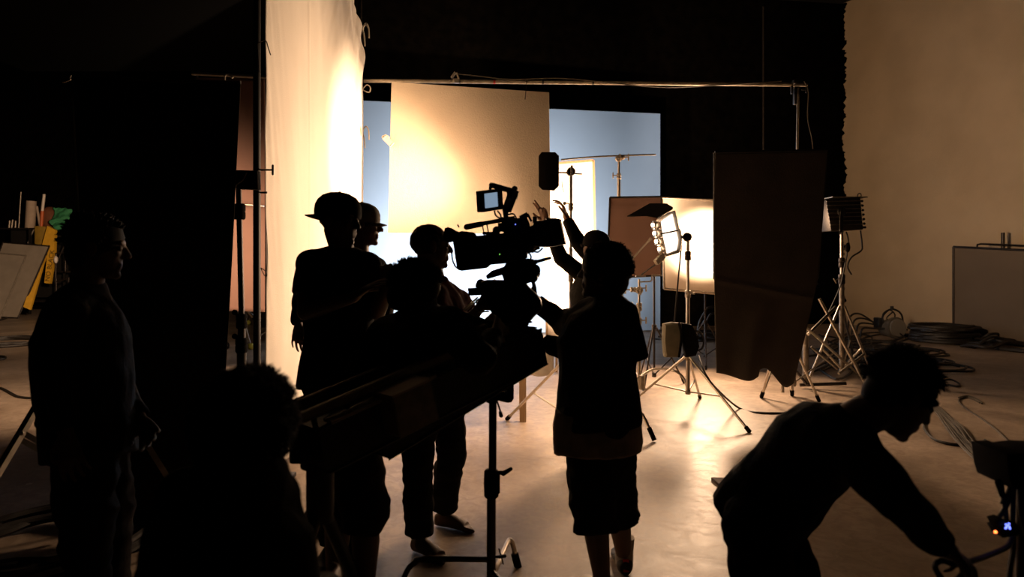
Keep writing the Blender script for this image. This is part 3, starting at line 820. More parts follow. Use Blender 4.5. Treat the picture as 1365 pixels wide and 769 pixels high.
# ================================================================== octagonal small flag and its C-stand
def c_stand_a():
    d = 5.6; bx = P(761,0,d).x; base = V((bx, d, 0))
    t = thing('c_stand', 'chrome C-stand with two clamps behind the raised hands', 'stand', base)
    pole(t, (bx,d,.25), (bx,d,P(0,330,d).z), .017); pole(t, (bx,d,P(0,330,d).z), (bx,d,P(0,233,d).z), .0125)
    collar(t, (bx,d,P(0,276,d).z), .022, .06, 'alloy'); knob(t, (bx-.02,d,P(0,271,d).z), (-1,0,0), m='alloy', L=.03, r=.014, tee=False)
    collar(t, (bx,d,P(0,370,d).z), .024, .07, 'alloy'); knob(t, (bx-.02,d,P(0,356,d).z), (-1,0,0), m='alloy', L=.03)
    griphead(t, (bx,d,P(0,229,d).z), (0,-1,0), 'darksteel', .035)
    pole(t, P(746,230,d), P(776,232,d), .0055, 'darksteel', 'short_arm')
    tripod(t, base, (bx,d,.70), [F(676,560), F(800,606), F(822,566)], 'chrome', .013, low=.2)
    b = MB().tube([P(812,545,5.8), P(846,547,5.75), P(856,552,5.7), P(866,572,5.63), F(872,588)+V((0,0,.02))], .013, 10); lg = b.build('bent_leg', M['chrome'], t)
    MB().cyl(P(865,570,5.63), F(872.5,589)+V((0,0,.012)), .020).build('rubber_foot', M['camrub'], lg)
    fl = thing('dot_flag', 'small black octagonal flag on a short arm in front of the cream board', 'light flag', P(731,254,5.5))
    MB().prism([(722,203),(740,203),(745,208),(745,248),(739,254),(723,253),(718,248),(718,208)], 5.5, .03, .004).build('panel', M['flag'], fl)
    pole(fl, P(742,230,5.52), P(757,230,5.6), .006, 'darksteel', 'pin')
    tag(MB().tube([P(749,242,5.6), P(750,251,5.6), P(752,256,5.6)], .003, 6).build('clip_wire', M['cable']), 'short bent wire dangling in front of the white panel', 'wire')
c_stand_a()
def c_stand_b():
    d = 8.2; bx = P(825,0,d).x; base = V((bx,d,0))
    t = thing('c_stand', 'chrome C-stand in front of the blue backdrop carrying a long thin boom arm', 'stand', base)
    pole(t, (bx,d,.25), (bx,d,P(0,232,d).z), .020); pole(t, (bx,d,P(0,234,d).z), (bx,d,P(0,214,d).z), .014)
    collar(t, (bx,d,P(0,235,d).z), .026, .07, 'alloy'); knob(t, (bx-.02,d,P(0,234,d).z), (-1,0,0), m='alloy', L=.05)
    griphead(t, (bx,d,P(0,211,d).z), (0,-1,0), 'alloy', .042); griphead(t, (bx+.03,d-.03,P(0,210,d).z), (1,0,0), 'alloy', .03)
    MB().tube([P(748,213,d), P(785,209.5,d), P(825,207.5,d), P(874,206,d)], .010, 8).build('boom_arm', M['steel'], t)
    for dv in ((-.5,.85), (.6,.75), (-.1,-1)): cleg(t, base, .30, dv, .45)
c_stand_b()

# ================================================================== brown flag, wing, etc.
def brown_flag():
    d = 7.9
    t = thing('cloth_flag', 'square brown cloth flag hanging in a thin black frame before the blue backdrop', 'light flag', P(848,368,d))
    A = [(813,263),(882,262),(882,367),(809,371)]
    w = [P(*a, d) for a in A]
    def fn(u, v):
        p = w[0].lerp(w[1], u).lerp(w[3].lerp(w[2], u), v); return p + V((0, .01*noise.noise(V((u*3, v*1.2, 4))) + .012*math.exp(-((v-.06)/.03)**2), 0))
    MB().grid(fn, 30, 30).build('cloth', mat('brown_cloth_panel', (.30,.18,.14), .85, amt=.08, scale=3, spec=.2), t, solid=.004)
    for a, b in zip(w, w[1:]+w[:1]): MB().cyl(a, b, .010).build('frame_rod', M['blackpaint'], t)
    base = V((P(872,0,8.0).x, 8.0, 0))
    s = thing('flag_stand', 'slim stand behind the brown cloth flag', 'stand', base)
    pole(s, (base.x, 8.0, .2), (base.x, 8.0, w[0].z-.05), .013, 'darksteel'); tripod(s, base, base+V((0,0,.7)), [base+V((.4,.2,0)), base+V((-.1,.4,0)), base+V((-.2,-.4,0))], 'darksteel', .010)
brown_flag()
def c_stand_c():
    d = 6.9; bx = P(852,0,d).x; base = V((bx,d,0))
    t = thing('c_stand', 'short chrome stand with grip heads and a square hook below the brown cloth flag', 'stand', base)
    zz = lambda py: P(0,py,d).z
    pole(t, (bx,d,.2), (bx,d,zz(430)), .018); pole(t, (bx,d,zz(430)), (bx,d,zz(372)), .012)
    griphead(t, (bx,d,zz(387)), (0,-1,0), 'alloy', .036); griphead(t, (bx-.06,d,zz(386)), (-1,0,0), 'alloy', .026)
    knob(t, (bx+.02,d,zz(384)), (1,0,0), m='alloy', L=.05)
    collar(t, (bx,d,zz(409)), .028, .08, 'alloy'); knob(t, (bx-.02,d,zz(407)), (-1,0,0), m='alloy', L=.05)
    collar(t, (bx,d,zz(428)), .026, .07, 'alloy'); knob(t, (bx+.02,d,zz(427)), (1,0,0), m='alloy', L=.05)
    MB().tube([P(850,376,d), P(867,375,d), P(869,373,d), P(869,366,d)], .007, 8, False).build('hook_rod', M['alloy'], t)
    b = MB(); b.box(P(854,368,d), (.10,.03,.015)); b.box(P(876,367,d), (.10,.03,.015)); b.build('cross_bar', M['alloy'], t)
    MB().tube([V((bx,d,.30)), P(872,492,d-.05), P(898,494,d-.15), P(912,505,d-.2), P(917,523,d-.25)+V((0,0,0))], .0125, 8).build('leg', M['chrome'], t)
    cleg(t, base, .30, (-.7,-.7), .45); cleg(t, base, .30, (.1,1), .42)
    MB().cyl((bx+.02,d-.04,.19), (bx+.02,d-.04,.33), .035).build('leg_collar', M['alloy'], t)
c_stand_c()

# ================================================================== diffusion frame with a hot spot
def hot_frame():
    A = [P(882,264,9.6), P(960,267,9.3), P(960,392,9.3), P(885,385,9.6)]
    t = thing('diffusion_frame', 'white diffusion sheet in a square metal frame lit by a round hot spot', 'reflector board', (A[2]+A[3])/2)
    MB().extr(A, (0,.012,0)).build('sheet', mat('diffusion_sheet', (.80,.72,.60), .7, amt=.04, scale=3), t)
    for a, b in zip(A, A[1:]+A[:1]): MB().cyl(a+V((0,-.01,0)), b+V((0,-.01,0)), .016).build('frame_rod', M['alloy'], t)
    base = V((P(940,0,9.6).x, 9.6, 0)); pole(t, base+V((0,0,.2)), (base.x, 9.6, A[0].z-.1), .014, 'darksteel', 'post')
    tripod(t, base, base+V((0,0,.6)), [base+V((.4,.1,0)), base+V((-.3,.3,0)), base+V((-.1,-.4,0))], 'darksteel', .010)
hot_frame()

# ================================================================== lamp head with barn door on sandbagged stand
dA = 6.6
def lamp_a():
    bx = P(917,0,dA).x; base = V((bx, dA, 0)); zz = lambda py: P(0,py,dA).z
    t = thing('light_stand', 'chrome light stand on three spread legs with a sandbag, right of centre', 'stand', base)
    pole(t, (bx,dA,zz(524)), (bx,dA,zz(392)), .020); pole(t, (bx,dA,zz(392)), (bx,dA,zz(318)), .0145)
    collar(t, (bx,dA,zz(392)), .028, .07, 'alloy'); knob(t, (bx+.02,dA,zz(391)), (1,0,0), m='alloy', L=.035, r=.010, tee=False)
    collar(t, (bx,dA,zz(341)), .030, .09, 'darksteel')
    tripod(t, base, (bx,dA,zz(476)), [F(838,541), F(999,577), F(933,531)], 'chrome', .0125, low=zz(522))
    # lamp
    L = thing('lamp_head', 'multi-bulb lamp head with a dark hinged barn door, glaring white, on the sandbagged stand', 'film lamp', P(893,312,dA))
    b = MB(); b.prism([(878,292),(896,281),(905,320),(903,336),(887,341),(881,315)], dA+.02, .26, .012); b.build('housing', mat('white_enamel', (.80,.74,.66), .45), L)
    MB().prism([(881,295),(896,285),(904,320),(902,333),(889,338),(884,316)], dA-.13, .012, .002).build('door_glare', M['door_glare'], L)  # inner door face, made to glow as if lit by the bulbs
    b = MB(); b.beam(P(880,312,dA-.15), P(904,307,dA-.15), .012, .014); b.build('centre_bar', M['steel'], L)
    b = MB(); b.prism([(838,289.5),(868,272),(887,272),(876,291),(864,288)], dA-.08, .012, .002)
    f1 = [P(836,289,dA-.22), P(866,272,dA+.2), P(890,272,dA+.2), P(877,291,dA-.22), P(862,288,dA-.22)]
    MB().extr(f1, (0,0,.008)).build('barn_door', M['darksteel'], L); b.bm.free()
    MB().extr([P(877,291,dA-.2), P(897,279,dA-.05), P(897,277,dA+.1), P(888,272,dA+.2)], (0,0,.008)).build('barn_door', M['darksteel'], L)
    for i, (px, py) in enumerate(((874.5,300),(876.5,311),(879,322),(883,332))):
        p = P(px, py, dA-.03)
        h = MB().lathe(p+V((-.035,-.01,0)), p+V((.05,.01,0)), [(0,.040),(.12,.044),(.5,.042),(1,.025)]).build('reflector_can', M['chrome'], L)
        MB().ell(p+V((-.038,-.012,0)), (0,.018,0), (0,0,.018), (.010,0,0)).build('bulb', M['bulb'], h)
    b = MB(); b.prism([(884,335),(902,330),(905,337),(888,342)], dA-.1, .04, .004); b.build('lower_door', M['alloy'], L)
    b = MB(); b.beam(P(884,340,dA), P(874,350,dA-.05), .03, .05, bev=.004); b.rcone(P(886,339,dA), .012, P(878,348,dA), .026); b.build('bracket', M['alloy'], L)
    b = MB(); b.cyl(P(905,316,dA), P(916,316,dA), .014); b.lathe(P(916,316,dA-.05), P(916,316,dA+.05), [(0,.035),(.3,.045),(.7,.045),(1,.035)]); b.build('yoke_joint', M['darksteel'], L)
    MB().tube([P(902,303,dA), P(907,309,dA), P(908,330,dA), P(905,362,dA), P(902,395,dA), P(899,430,dA)], .008, 8).build('power_lead', M['cable'], L)
    # flag rods in front
    r = thing('flag_rod', 'thin shiny rod slanting across the brown cloth flag', 'rod', P(846,360,7.2))
    b = MB(); b.cyl(P(868,317,7.2), P(842,346,7.2), .011, .009); b.build('rod', M['chrome'], r); MB().cyl(P(868,317,7.2), P(864,322,7.2), .014).build('tip', M['alloy'], r)
    r2 = thing('flag_rod', 'dark rod with a tapered grip slanting below the lamp head', 'rod', P(868,355,6.9))
    MB().cyl(P(876,351,6.8), P(855,366,6.9), .008).build('rod', M['darksteel'], r2); MB().rcone(P(886,343,6.75), .012, P(877,350,6.8), .022).build('grip', M['alloy'], r2)
    # sandbag
    s = thing('sandbag', 'olive and black sandbag slung over the base of the light stand', 'sandbag', P(905,474,dA-.1))
    d = dA-.12
    def bag(pts, name, m, th):
        w = [P(px,py,d) for px,py in pts]; c = sum(w, V())/len(w); b = MB(); secs = []
        rings = []
        for sft, sc in ((-th,.86),(-th*.8,.96),(0,1.0),(th*.8,.96),(th,.86)):
            rings.append([b.bm.verts.new(c + (q-c)*sc + V((0,sft,0))) for q in w])
        n = len(w)
        for r0, r1 in zip(rings, rings[1:]):
            for k in range(n): b.bm.faces.new((r0[k], r0[(k+1)%n], r1[(k+1)%n], r1[k]))
        b.bm.faces.new(rings[0]); b.bm.faces.new(rings[-1][::-1]); bmesh.ops.recalc_face_normals(b.bm, faces=b.bm.faces[:])
        return b.build(name, M[m], s, ang=50)
    bag([(884,431),(895,429),(907,430),(908,452),(905,475),(895,476),(885,476),(883,452)], 'pouch', 'sand', .07)
    bag([(908,430),(921,432),(928,446),(931,462),(926,474),(913,476),(909,455)], 'pouch', 'blackcloth', .06)
    b = MB(); b.tube([P(905,430,d-.07), P(908,445,d-.085), P(907,462,d-.085), P(905,476,d-.06)], .012, 6); b.build('strap', M['blackcloth'], s)
    MB().tube([P(923,443,d), P(932,442,d), P(938,452,d), P(936,464,d), P(928,468,d)], .010, 8).build('handle_loop', M['cable'], s)
    tag(MB().tube([P(931,474,dA-.1), P(940,498,6.2), P(957,520,6.4), F(985,545)+V((0,0,.01)), F(1010,551)+V((0,0,.01)), F(1045,552)+V((0,0,.01)), F(1090,552)+V((0,0,.01))], .010, 8).build('power_cable', M['cable']),
        'black cable running along the floor from the sandbagged stand towards the black cloth flag', 'cable')
M['door_glare'] = mat('emissive_door_glare', (.9,.8,.7), .5, emis=(1,.80,.62), estr=2.2)  # emission stands in for lamp light reflected by the door
M['bulb'] = mat('glowing_bulb', (1,.9,.7), .3, emis=(1,.72,.42), estr=35)
lamp_a()

# ================================================================== black cloth flag, right
def black_flag_right():
    d = 6.3
    t = thing('black_flag', 'large black cloth flag with a loose sagging lower edge, right of centre', 'light flag', P(1030,500,d))
    TL, TR = P(953,203,d), P(1103,200,d+.1)
    L_ = [(953,203),(951,290),(952,360),(953,430),(955,497)]; R_ = [(1103,200),(1097,290),(1090,372),(1075,440),(1058,505)]
    def edge(E, v):
        s = v*(len(E)-1); i = min(int(s), len(E)-2); q = s-i; return (E[i][0]+(E[i+1][0]-E[i][0])*q, E[i][1]+(E[i+1][1]-E[i][1])*q)
    def fn(u, v):
        a = edge(L_, v); b = edge(R_, v)
        sag = 12*math.sin(u*PI*1.0) if False else 0
        px = a[0]+(b[0]-a[0])*u; py = a[1]+(b[1]-a[1])*u
        if v > .75: py += (v-.75)*4*(9*math.sin(u*PI)**2*(1 if u < .55 else .1) - 12*math.exp(-((u-.62)/.13)**2) + 12*math.exp(-((u-.9)/.12)**2))
        dd = d + .1*u
        lo = max(0, v-.55)/.45
        dd += lo*.022*math.sin(u*9+1) + lo*.014*math.sin(u*17+v*4) + .012*noise.noise(V((u*3, v*2, 5))) - .015*math.exp(-((v-.545-.05*u)/.012)**2)
        if v < .3: dd += 0
        return P(px, py, dd)
    MB().grid(fn, 70, 90).build('cloth', M['flag_lit'], t, solid=.006)
    MB().cyl(TL, TR, .012).build('top_bar', M['blackpaint'], t)
    MB().cyl(TL+V((0,.02,0)), P(952,372,d+.02), .010).build('side_bar', M['blackpaint'], t); MB().cyl(TR+V((-.01,.02,0)), P(1090,372,d+.12), .010).build('side_bar', M['blackpaint'], t)
    MB().cyl(P(952,372,d+.02), P(1090,378,d+.12), .010).build('lower_bar', M['blackpaint'], t)
    bx = P(1046,0,d+.3).x; base = V((bx, d+.35, 0))
    s = thing('flag_stand', 'chrome stand hidden behind the right-hand black flag, feet showing below it', 'stand', base)
    pole(s, base+V((0,0,.2)), (bx, d+.35, P(0,230,d).z), .016)
    for f in (F(1015,531), F(1056,528), F(1092,536)):
        a = base+V((0,0,.9)); lg = MB().cyl(a, f+V((0,0,.015)), .013).build('leg', M['chrome'], s)
        tt = (f-a).normalized(); MB().cyl(f+V((0,0,.012))-tt*.09, f+V((0,0,.012)), .019).build('rubber_foot', M['camrub'], lg)
    griphead(s, (bx, d+.30, P(0,250,d).z), (0,-1,0), 'darksteel', .035)
black_flag_right()

# ================================================================== right lamp on stand
dR = 8.3
def lamp_r():
    bx = P(1122,0,dR).x; base = V((bx,dR,0)); zz = lambda py: P(0,py,dR).z
    t = thing('light_stand', 'heavy chrome tripod light stand in front of the bare plaster wall', 'stand', base)
    pole(t, (bx,dR,zz(494)), (bx,dR,zz(370)), .030, 'steel'); pole(t, (bx,dR,zz(372)), (bx,dR,zz(308)), .020)
    collar(t, (bx,dR,zz(350)), .036, .12, 'darksteel'); collar(t, (bx,dR,zz(372)), .040, .12, 'darksteel'); knob(t, (bx-.03,dR,zz(371)), (-1,0,-.6), m='alloy', L=.06)
    knob(t, (bx+.03,dR,zz(327)), (1,0,0), m='darksteel', L=.06)
    tripod(t, base, (bx,dR,zz(408)), [F(1168,512), F(1076,512)+V((0,0,0)), F(1140,486)], 'chrome', .016, low=zz(492), rb=.014)
    # second folding stand crossing in front
    b2 = V((P(1074,0,7.9).x, 7.9, 0))
    s = thing('folding_stand', 'dark steel folding stand with crossing tubes between black flag and plaster wall', 'stand', b2)
    MB().cyl((b2.x, 7.9, .03), (b2.x, 7.9, P(0,440,7.9).z), .034).build('upright', M['steel'], s)
    for a, b, r_, m in (((1092,398),(1152,508),.018,'chrome'), ((1114,409),(1077,446),.018,'chrome'), ((1081,462),(1117,492),.016,'steel'), ((1066,513),(1128,511),.020,'darksteel'), ((1062,495),(1076,513),.016,'darksteel'), ((1152,472),(1118,498),.016,'steel')):
        MB().cyl(P(*a,7.9), P(*b,7.8), r_).build('strut', M[m], s)
    # lamp head: finned
    L = thing('lamp_head', 'square finned lamp head seen from behind on the heavy tripod, lens glowing to the left', 'film lamp', P(1126,285,dR))
    B = lambda px, py, dd=0: P(px, py, dR+dd)
    b = MB(); b.extr([B(1101,266,-.16), B(1147,262,-.16), B(1151,306,-.16), B(1108,308,-.16)], (0,.34,0), .01); b.build('housing', mat('lamp_grey_metal', (.045,.035,.025), .45, .6, amt=.3, scale=20), L)
    for i in range(7):
        py = 268+i*5.2; b = MB(); b.extr([B(1102+i*.8,py,-.175), B(1148+i*.5,py-1.2,-.175), B(1148+i*.5,py-.1,-.175), B(1102+i*.8,py+1.1,-.175)], (0,.016,0)); b.build('cooling_fin', M['steel'], L)
    b = MB(); b.box(B(1125,264,0), (.42,.30,.012)); b.build('top_plate', M['alloy'], L)
    for i in range(6):
        b = MB(); b.lathe(B(1149+i*.6,268+i*6,-.12), B(1149+i*.6,268+i*6,.12), [(0,.014),(.5,.016),(1,.014)]); b.build('edge_fin', M['blackpaint'], L)
    b = MB(); b.tube([B(1143,262), B(1144,258.5), B(1147,258), B(1148,261), B(1146,263)], .006, 6); b.build('lifting_ring', M['blackpaint'], L)
    b = MB(); b.beam(B(1122,282,-.21), B(1121,308,-.20), .05, .015); b.ell(B(1122,282,-.2), (.055,0,0), (0,.02,0), (0,0,.055)); b.beam(B(1121,308,-.20), B(1121,311,.0), .05, .03); b.build('yoke', M['blackpaint'], L)
    b = MB(); b.ell(B(1104.5,285,0), (.025,0,0), (0,.13,0), (0,0,.15)); b.build('lens', M['lens'], L)
    b = MB(); b.cyl(B(1150,303,0), B(1154,303,0), .014); b.build('tilt_knob', M['blackpaint'], L)
    MB().tube([B(1147,307), B(1149,325), B(1148,334), B(1135,343), B(1130,355), B(1135,366)], .010, 8).build('power_lead', M['cable'], L)
    sw = tag(MB().ell(B(1130,330,-.05), (.030,0,0), (0,.03,0), (0,0,.06)).build('switch_box', M['camrub']), 'black in-line switch hanging under the finned lamp head', 'switch')
    tag(MB().tube([B(1128,309,-.02), B(1131,322,-.05), B(1128,345,-.05), B(1124,365,-.06), B(1120,382,-.06), B(1110,405,-.06), B(1100,425,-.06)], .009, 8).build('power_cable', M['cable']), 'black cable winding down the heavy tripod light stand', 'cable')
M['lens'] = mat('glowing_lens', (1,.9,.7), .3, emis=(1,.72,.42), estr=14)
lamp_r()

# ================================================================== right-hand leaning white flat
def right_flat():
    a = F(1271,452); b = F(1400,466)
    zt = P(1271,329,a.y).z; zb = P(1400,335,b.y).z
    n = V((-(b-a).y, (b-a).x, 0)).normalized()
    if n.y < 0: n = -n
    t = thing('scenery_flat', 'large pale flat with dark metal edge leaning by the plaster wall at far right', 'panel', (a+b)/2)
    up = V((0,0,1))
    MB().extr([a+up*.04, b+up*.04, b+up*zb, a+up*zt], n*.03).build('sheet', mat('dull_canvas', (.17,.13,.09), .8, amt=.15, scale=1.2), t)
    for p, q in ((a+up*.02,a+up*zt), (a+up*zt,b+up*zb), (b+up*zb,b+up*.02), (b+up*.02,a+up*.02)): MB().cyl(p, q, .022).build('edge_tube', M['darksteel'], t)
    c = P(1302,332,a.y-.3); e = P(1400,329,b.y)
    MB().tube([c, P(1303,326,a.y-.3), P(1308,325,a.y-.3), e], .018, 8, False).build('hanging_tube', M['darksteel'], t)
    MB().cyl(P(1337,334,a.y-.4), P(1337,310,a.y-.4), .030).build('socket_pin', M['darksteel'], t)
right_flat()
# ================================================================== cine camera
dC = 3.25
def CP(px, py, dd=0): return P(px, py, dC+dd)
def cine_camera():
    t = thing('cine_camera', 'black cine camera with top handle, viewfinder and square matte box tilted up to the right', 'camera', CP(668,350))
    MB().prism([(607,318),(676,311),(702,309),(703,344),(674,351),(653,353),(650,357),(616,361),(611,357)], dC, .15, .006).build('body', M['cam'], t)
    b = MB(); b.prism([(604,317),(636,313),(640,354),(613,361),(610,357)], dC+.0, .11, .008); b.build('battery', M['camrub'], t)
    b = MB(); b.prism([(606,314),(634,311.5),(634,316),(606,319)], dC-.03, .08, .003); b.build('battery_plate', M['cam'], t)
    b = MB(); b.rcone(CP(622,302.5), .014, CP(642,298.5), .013, 12); b.build('handle_grip', M['camrub'], t)
    b = MB(); b.cyl(CP(640,298.5), CP(686,290.5), .010); 
    for x, y0, y1 in ((643,300,315),(649,299,315)): b.beam(CP(x,y0), CP(x+3,y1), .02, .006)
    b.beam(CP(672,293), CP(676,312), .03, .03); b.beam(CP(684,291), CP(690,310), .03, .02); b.build('top_handle', M['cam'], t)
    b = MB(); b.lathe(CP(592,312,-.05), CP(618,317,-.05), [(0,.030),(.12,.036),(.35,.034),(.5,.028),(.8,.022),(1,.02)]); b.tube([CP(612,303,-.05), CP(610,299,-.05), CP(611,302,-.05)], .003, 6); b.rcone(CP(616,314,-.05), .022, CP(630,314,-.07), .016); b.build('viewfinder', M['camrub'], t)
    b = MB(); b.ell(CP(662,307), (.020,0,0), (0,.03,0), (0,0,.020)); b.box(CP(668,303), (.03,.05,.04), bev=.003); b.box(CP(655,311), (.08,.08,.012)); b.build('control_dial', M['cam'], t)
    MB().prism([(676,293),(694,291),(701,287),(706,300),(706,314),(680,316),(676,305)], dC, .10, .004).build('side_module', M['cam'], t)
    b = MB(); b.beam(CP(694,291), CP(703,286), .03, .02, bev=.002); b.beam(CP(703,285), CP(708.5,295), .02, .010); b.beam(CP(695,290), CP(699,297), .02, .02); b.build('lens_bracket', M['cam'], t)
    b = MB(); ax = (CP(706,316)-CP(676,322)).normalized()
    b.lathe(CP(690,322), CP(716,316), [(0,.050),(.2,.058),(.35,.054),(.4,.062),(.6,.062),(.65,.056),(1,.060)]); b.build('lens', M['cam'], t)
    for i, px in enumerate((697, 704)):
        b = MB(); py = 320.5-i*1.6; b.lathe(CP(px,py), CP(px+4,py-.9), [(0,.064),(.1,.068),(.9,.068),(1,.064)], 28); b.build('lens_ring', M['camrub'], t)
    b = MB(); b.prism([(712,296),(745,292),(747,300),(753,326),(731,329.5),(709,328),(706,312)], dC, .13, .004); b.build('matte_box', M['cam'], t)
    b = MB(); b.extr([CP(745,292,-.075), CP(752,326,-.075), CP(754,326,.02), CP(747,292,.02)], V((.004,0,0))); b.build('side_flag', M['camrub'], t)
    b = MB(); b.box(CP(713,293,-.02), (.02,.04,.03), bev=.002); b.box(CP(735,292,-.02), (.05,.04,.008)); b.build('flag_hinge', M['cam'], t)
    # monitor arm
    b = MB(); b.beam(CP(675.5,280,-.03), CP(685.5,254,-.06), .028, .030, bev=.004); b.rcone(CP(674,279,-.03), .016, CP(674.5,292,-.02), .011); b.ball(CP(686,252,-.06), .015)
    b.cyl(CP(675,290,-.02), CP(675,298,0), .016); b.beam(CP(684,263,-.05), CP(688,258,-.05), .014, .014); b.cyl(CP(689,259,-.05), CP(687,265,-.05), .008); b.build('monitor_arm', M['cam'], t)
    b = MB(); b.beam(CP(656,247,-.10), CP(684,255,-.06), .020, .016, bev=.003); b.ball(CP(655,246.5,-.10), .011); b.cyl(CP(654,247,-.10), CP(653,255,-.10), .007); b.beam(CP(679,254,-.06), CP(680,264,-.06), .02, .02, bev=.003); b.build('monitor_arm', M['cam'], t)
    # cables
    for pts in ([(659,281,-.07),(661,287,-.06),(666,290.5,-.05),(671,290,-.03)], [(663,281,-.07),(667,286,-.07),(668,291,-.05)], [(677,286,-.03),(684,285,-.04),(688,290,-.05),(690,296,-.06)],
                [(602,330,-.05),(603,345,-.06),(607,355,-.06),(613,359,-.06),(618,358,-.04)], [(697,330,-.06),(703,336,-.08),(712,334,-.08),(718,330,-.06)], [(702,331,-.06),(706,338,-.07),(708,343,-.07),(705,348,-.04)],
                [(709,329,-.06),(711,334,-.07),(717,336,-.06),(723,331,-.05)]):
        MB().tube([CP(*p) for p in pts], .0040, 6).build('lead', M['cable'], t)
    for (px, py, c) in ((687,299,'blue_led'),(666,339,'green_led')):
        MB().ball(CP(px,py,-.08), .0028, 8).build('indicator_light', M[c], t)
    # on-board monitor
    mo = thing('camera_monitor', 'small on-board monitor with a lit blue-grey screen on an arm above the camera', 'monitor', CP(654,268,-.1))
    c = CP(653,267,-.11); vx = (CP(667.5,264.5,-.04)-CP(638.5,268.5,-.16)).normalized(); vz = V((.07,0,1)); vz = (vz - vx*vz.dot(vx)).normalized(); vy = vz.cross(vx).normalized()
    rot = Matrix(((vx.x,vy.x,vz.x),(vx.y,vy.y,vz.y),(vx.z,vy.z,vz.z)))
    W = .150; Hh = .096
    MB().box(c, (W,.036,Hh), rot, .004).build('casing', M['cam'], mo)
    fy = -vy if vy.y > 0 else vy
    scr = MB(); q = c + fy*.0185 - vx*.012 + vz*.002
    scr.box(q, (.090,.002,.066), rot); scr.build('screen', M['screen'], mo, False)
    for i in range(5): MB().box(c + fy*.019 + vx*.045 + vz*(.024-i*.011), (.006,.003,.005), rot).build('button', M['alloy'], mo)
M['screen'] = mat('lit_screen', (.02,.025,.03), .3, emis=(.33,.46,.62), estr=.55)
M['blue_led'] = mat('blue_indicator', (.1,.1,.5), .3, emis=(.15,.2,1), estr=2.5)
M['green_led'] = mat('green_indicator', (.1,.5,.1), .3, emis=(.3,1,.15), estr=.8)
M['red_led'] = mat('red_indicator', (.5,.1,.05), .3, emis=(1,.15,.03), estr=5)
cine_camera()

def fluid_head():
    t = thing('fluid_head', 'black fluid tripod head under the cine camera with a short pan bar to the right', 'camera head', CP(686,420))
    MB().prism([(648,367),(655,361),(700,346),(711,345),(712,352),(704,356),(650,372)], dC, .10, .003).build('tilt_plate', M['cam'], t)
    MB().prism([(676,348),(706,344),(712,361),(716,366),(714,374),(707,376),(700,378),(672,374),(668,362)], dC, .13, .008).build('fluid_body', M['camrub'], t)
    b = MB(); b.lathe(CP(712,360,-.03), CP(712,364,.03), [(0,.030),(1,.030)]); b.cyl(CP(708,359), CP(715,360), .018); b.ell(CP(711,370), (.022,0,0), (0,.04,0), (0,0,.024)); b.build('drag_knob', M['cam'], t)
    b = MB(); b.cyl(CP(708,350.5,-.03), CP(716,348.5,-.03), .011); b.rcone(CP(716,348.5,-.03), .0075, CP(733,344,-.04), .0078); b.build('pan_bar', M['camrub'], t)
    b = MB(); b.ball(CP(711,348,-.06), .004, 8); b.box(CP(704,348,-.05), (.03,.01,.012)); b.build('screw', M['alloy'], t)
    b = MB(); b.prism([(640,376),(646,373),(700,374),(706,384),(716,391),(722,399),(722,412),(708,424),(700,440),(668,440),(655,415),(644,392)], dC, .15, .02); b.build('bowl_mount', M['cam'], t)
    b = MB(); b.beam(CP(625,389,.0), CP(646,388), .03, .030, bev=.003); b.lathe(CP(641,377,-.03), CP(640,384,.03), [(0,.02),(.5,.024),(1,.02)]); b.build('levelling_arm', M['cam'], t)
    b = MB(); b.cyl(CP(621,414,-.04), CP(639,398,-.02), .0045); b.build('tie_rod', M['chrome'], t)
    b = MB(); b.cyl(CP(618,413,-.02), CP(637,396,-.0), .0045); b.build('tie_rod', M['chrome'], t)
    MB().tube([CP(635,399), CP(636,412), CP(638,416), CP(652,415)], .004, 6, False).build('bracket', M['alloy'], t)
fluid_head()

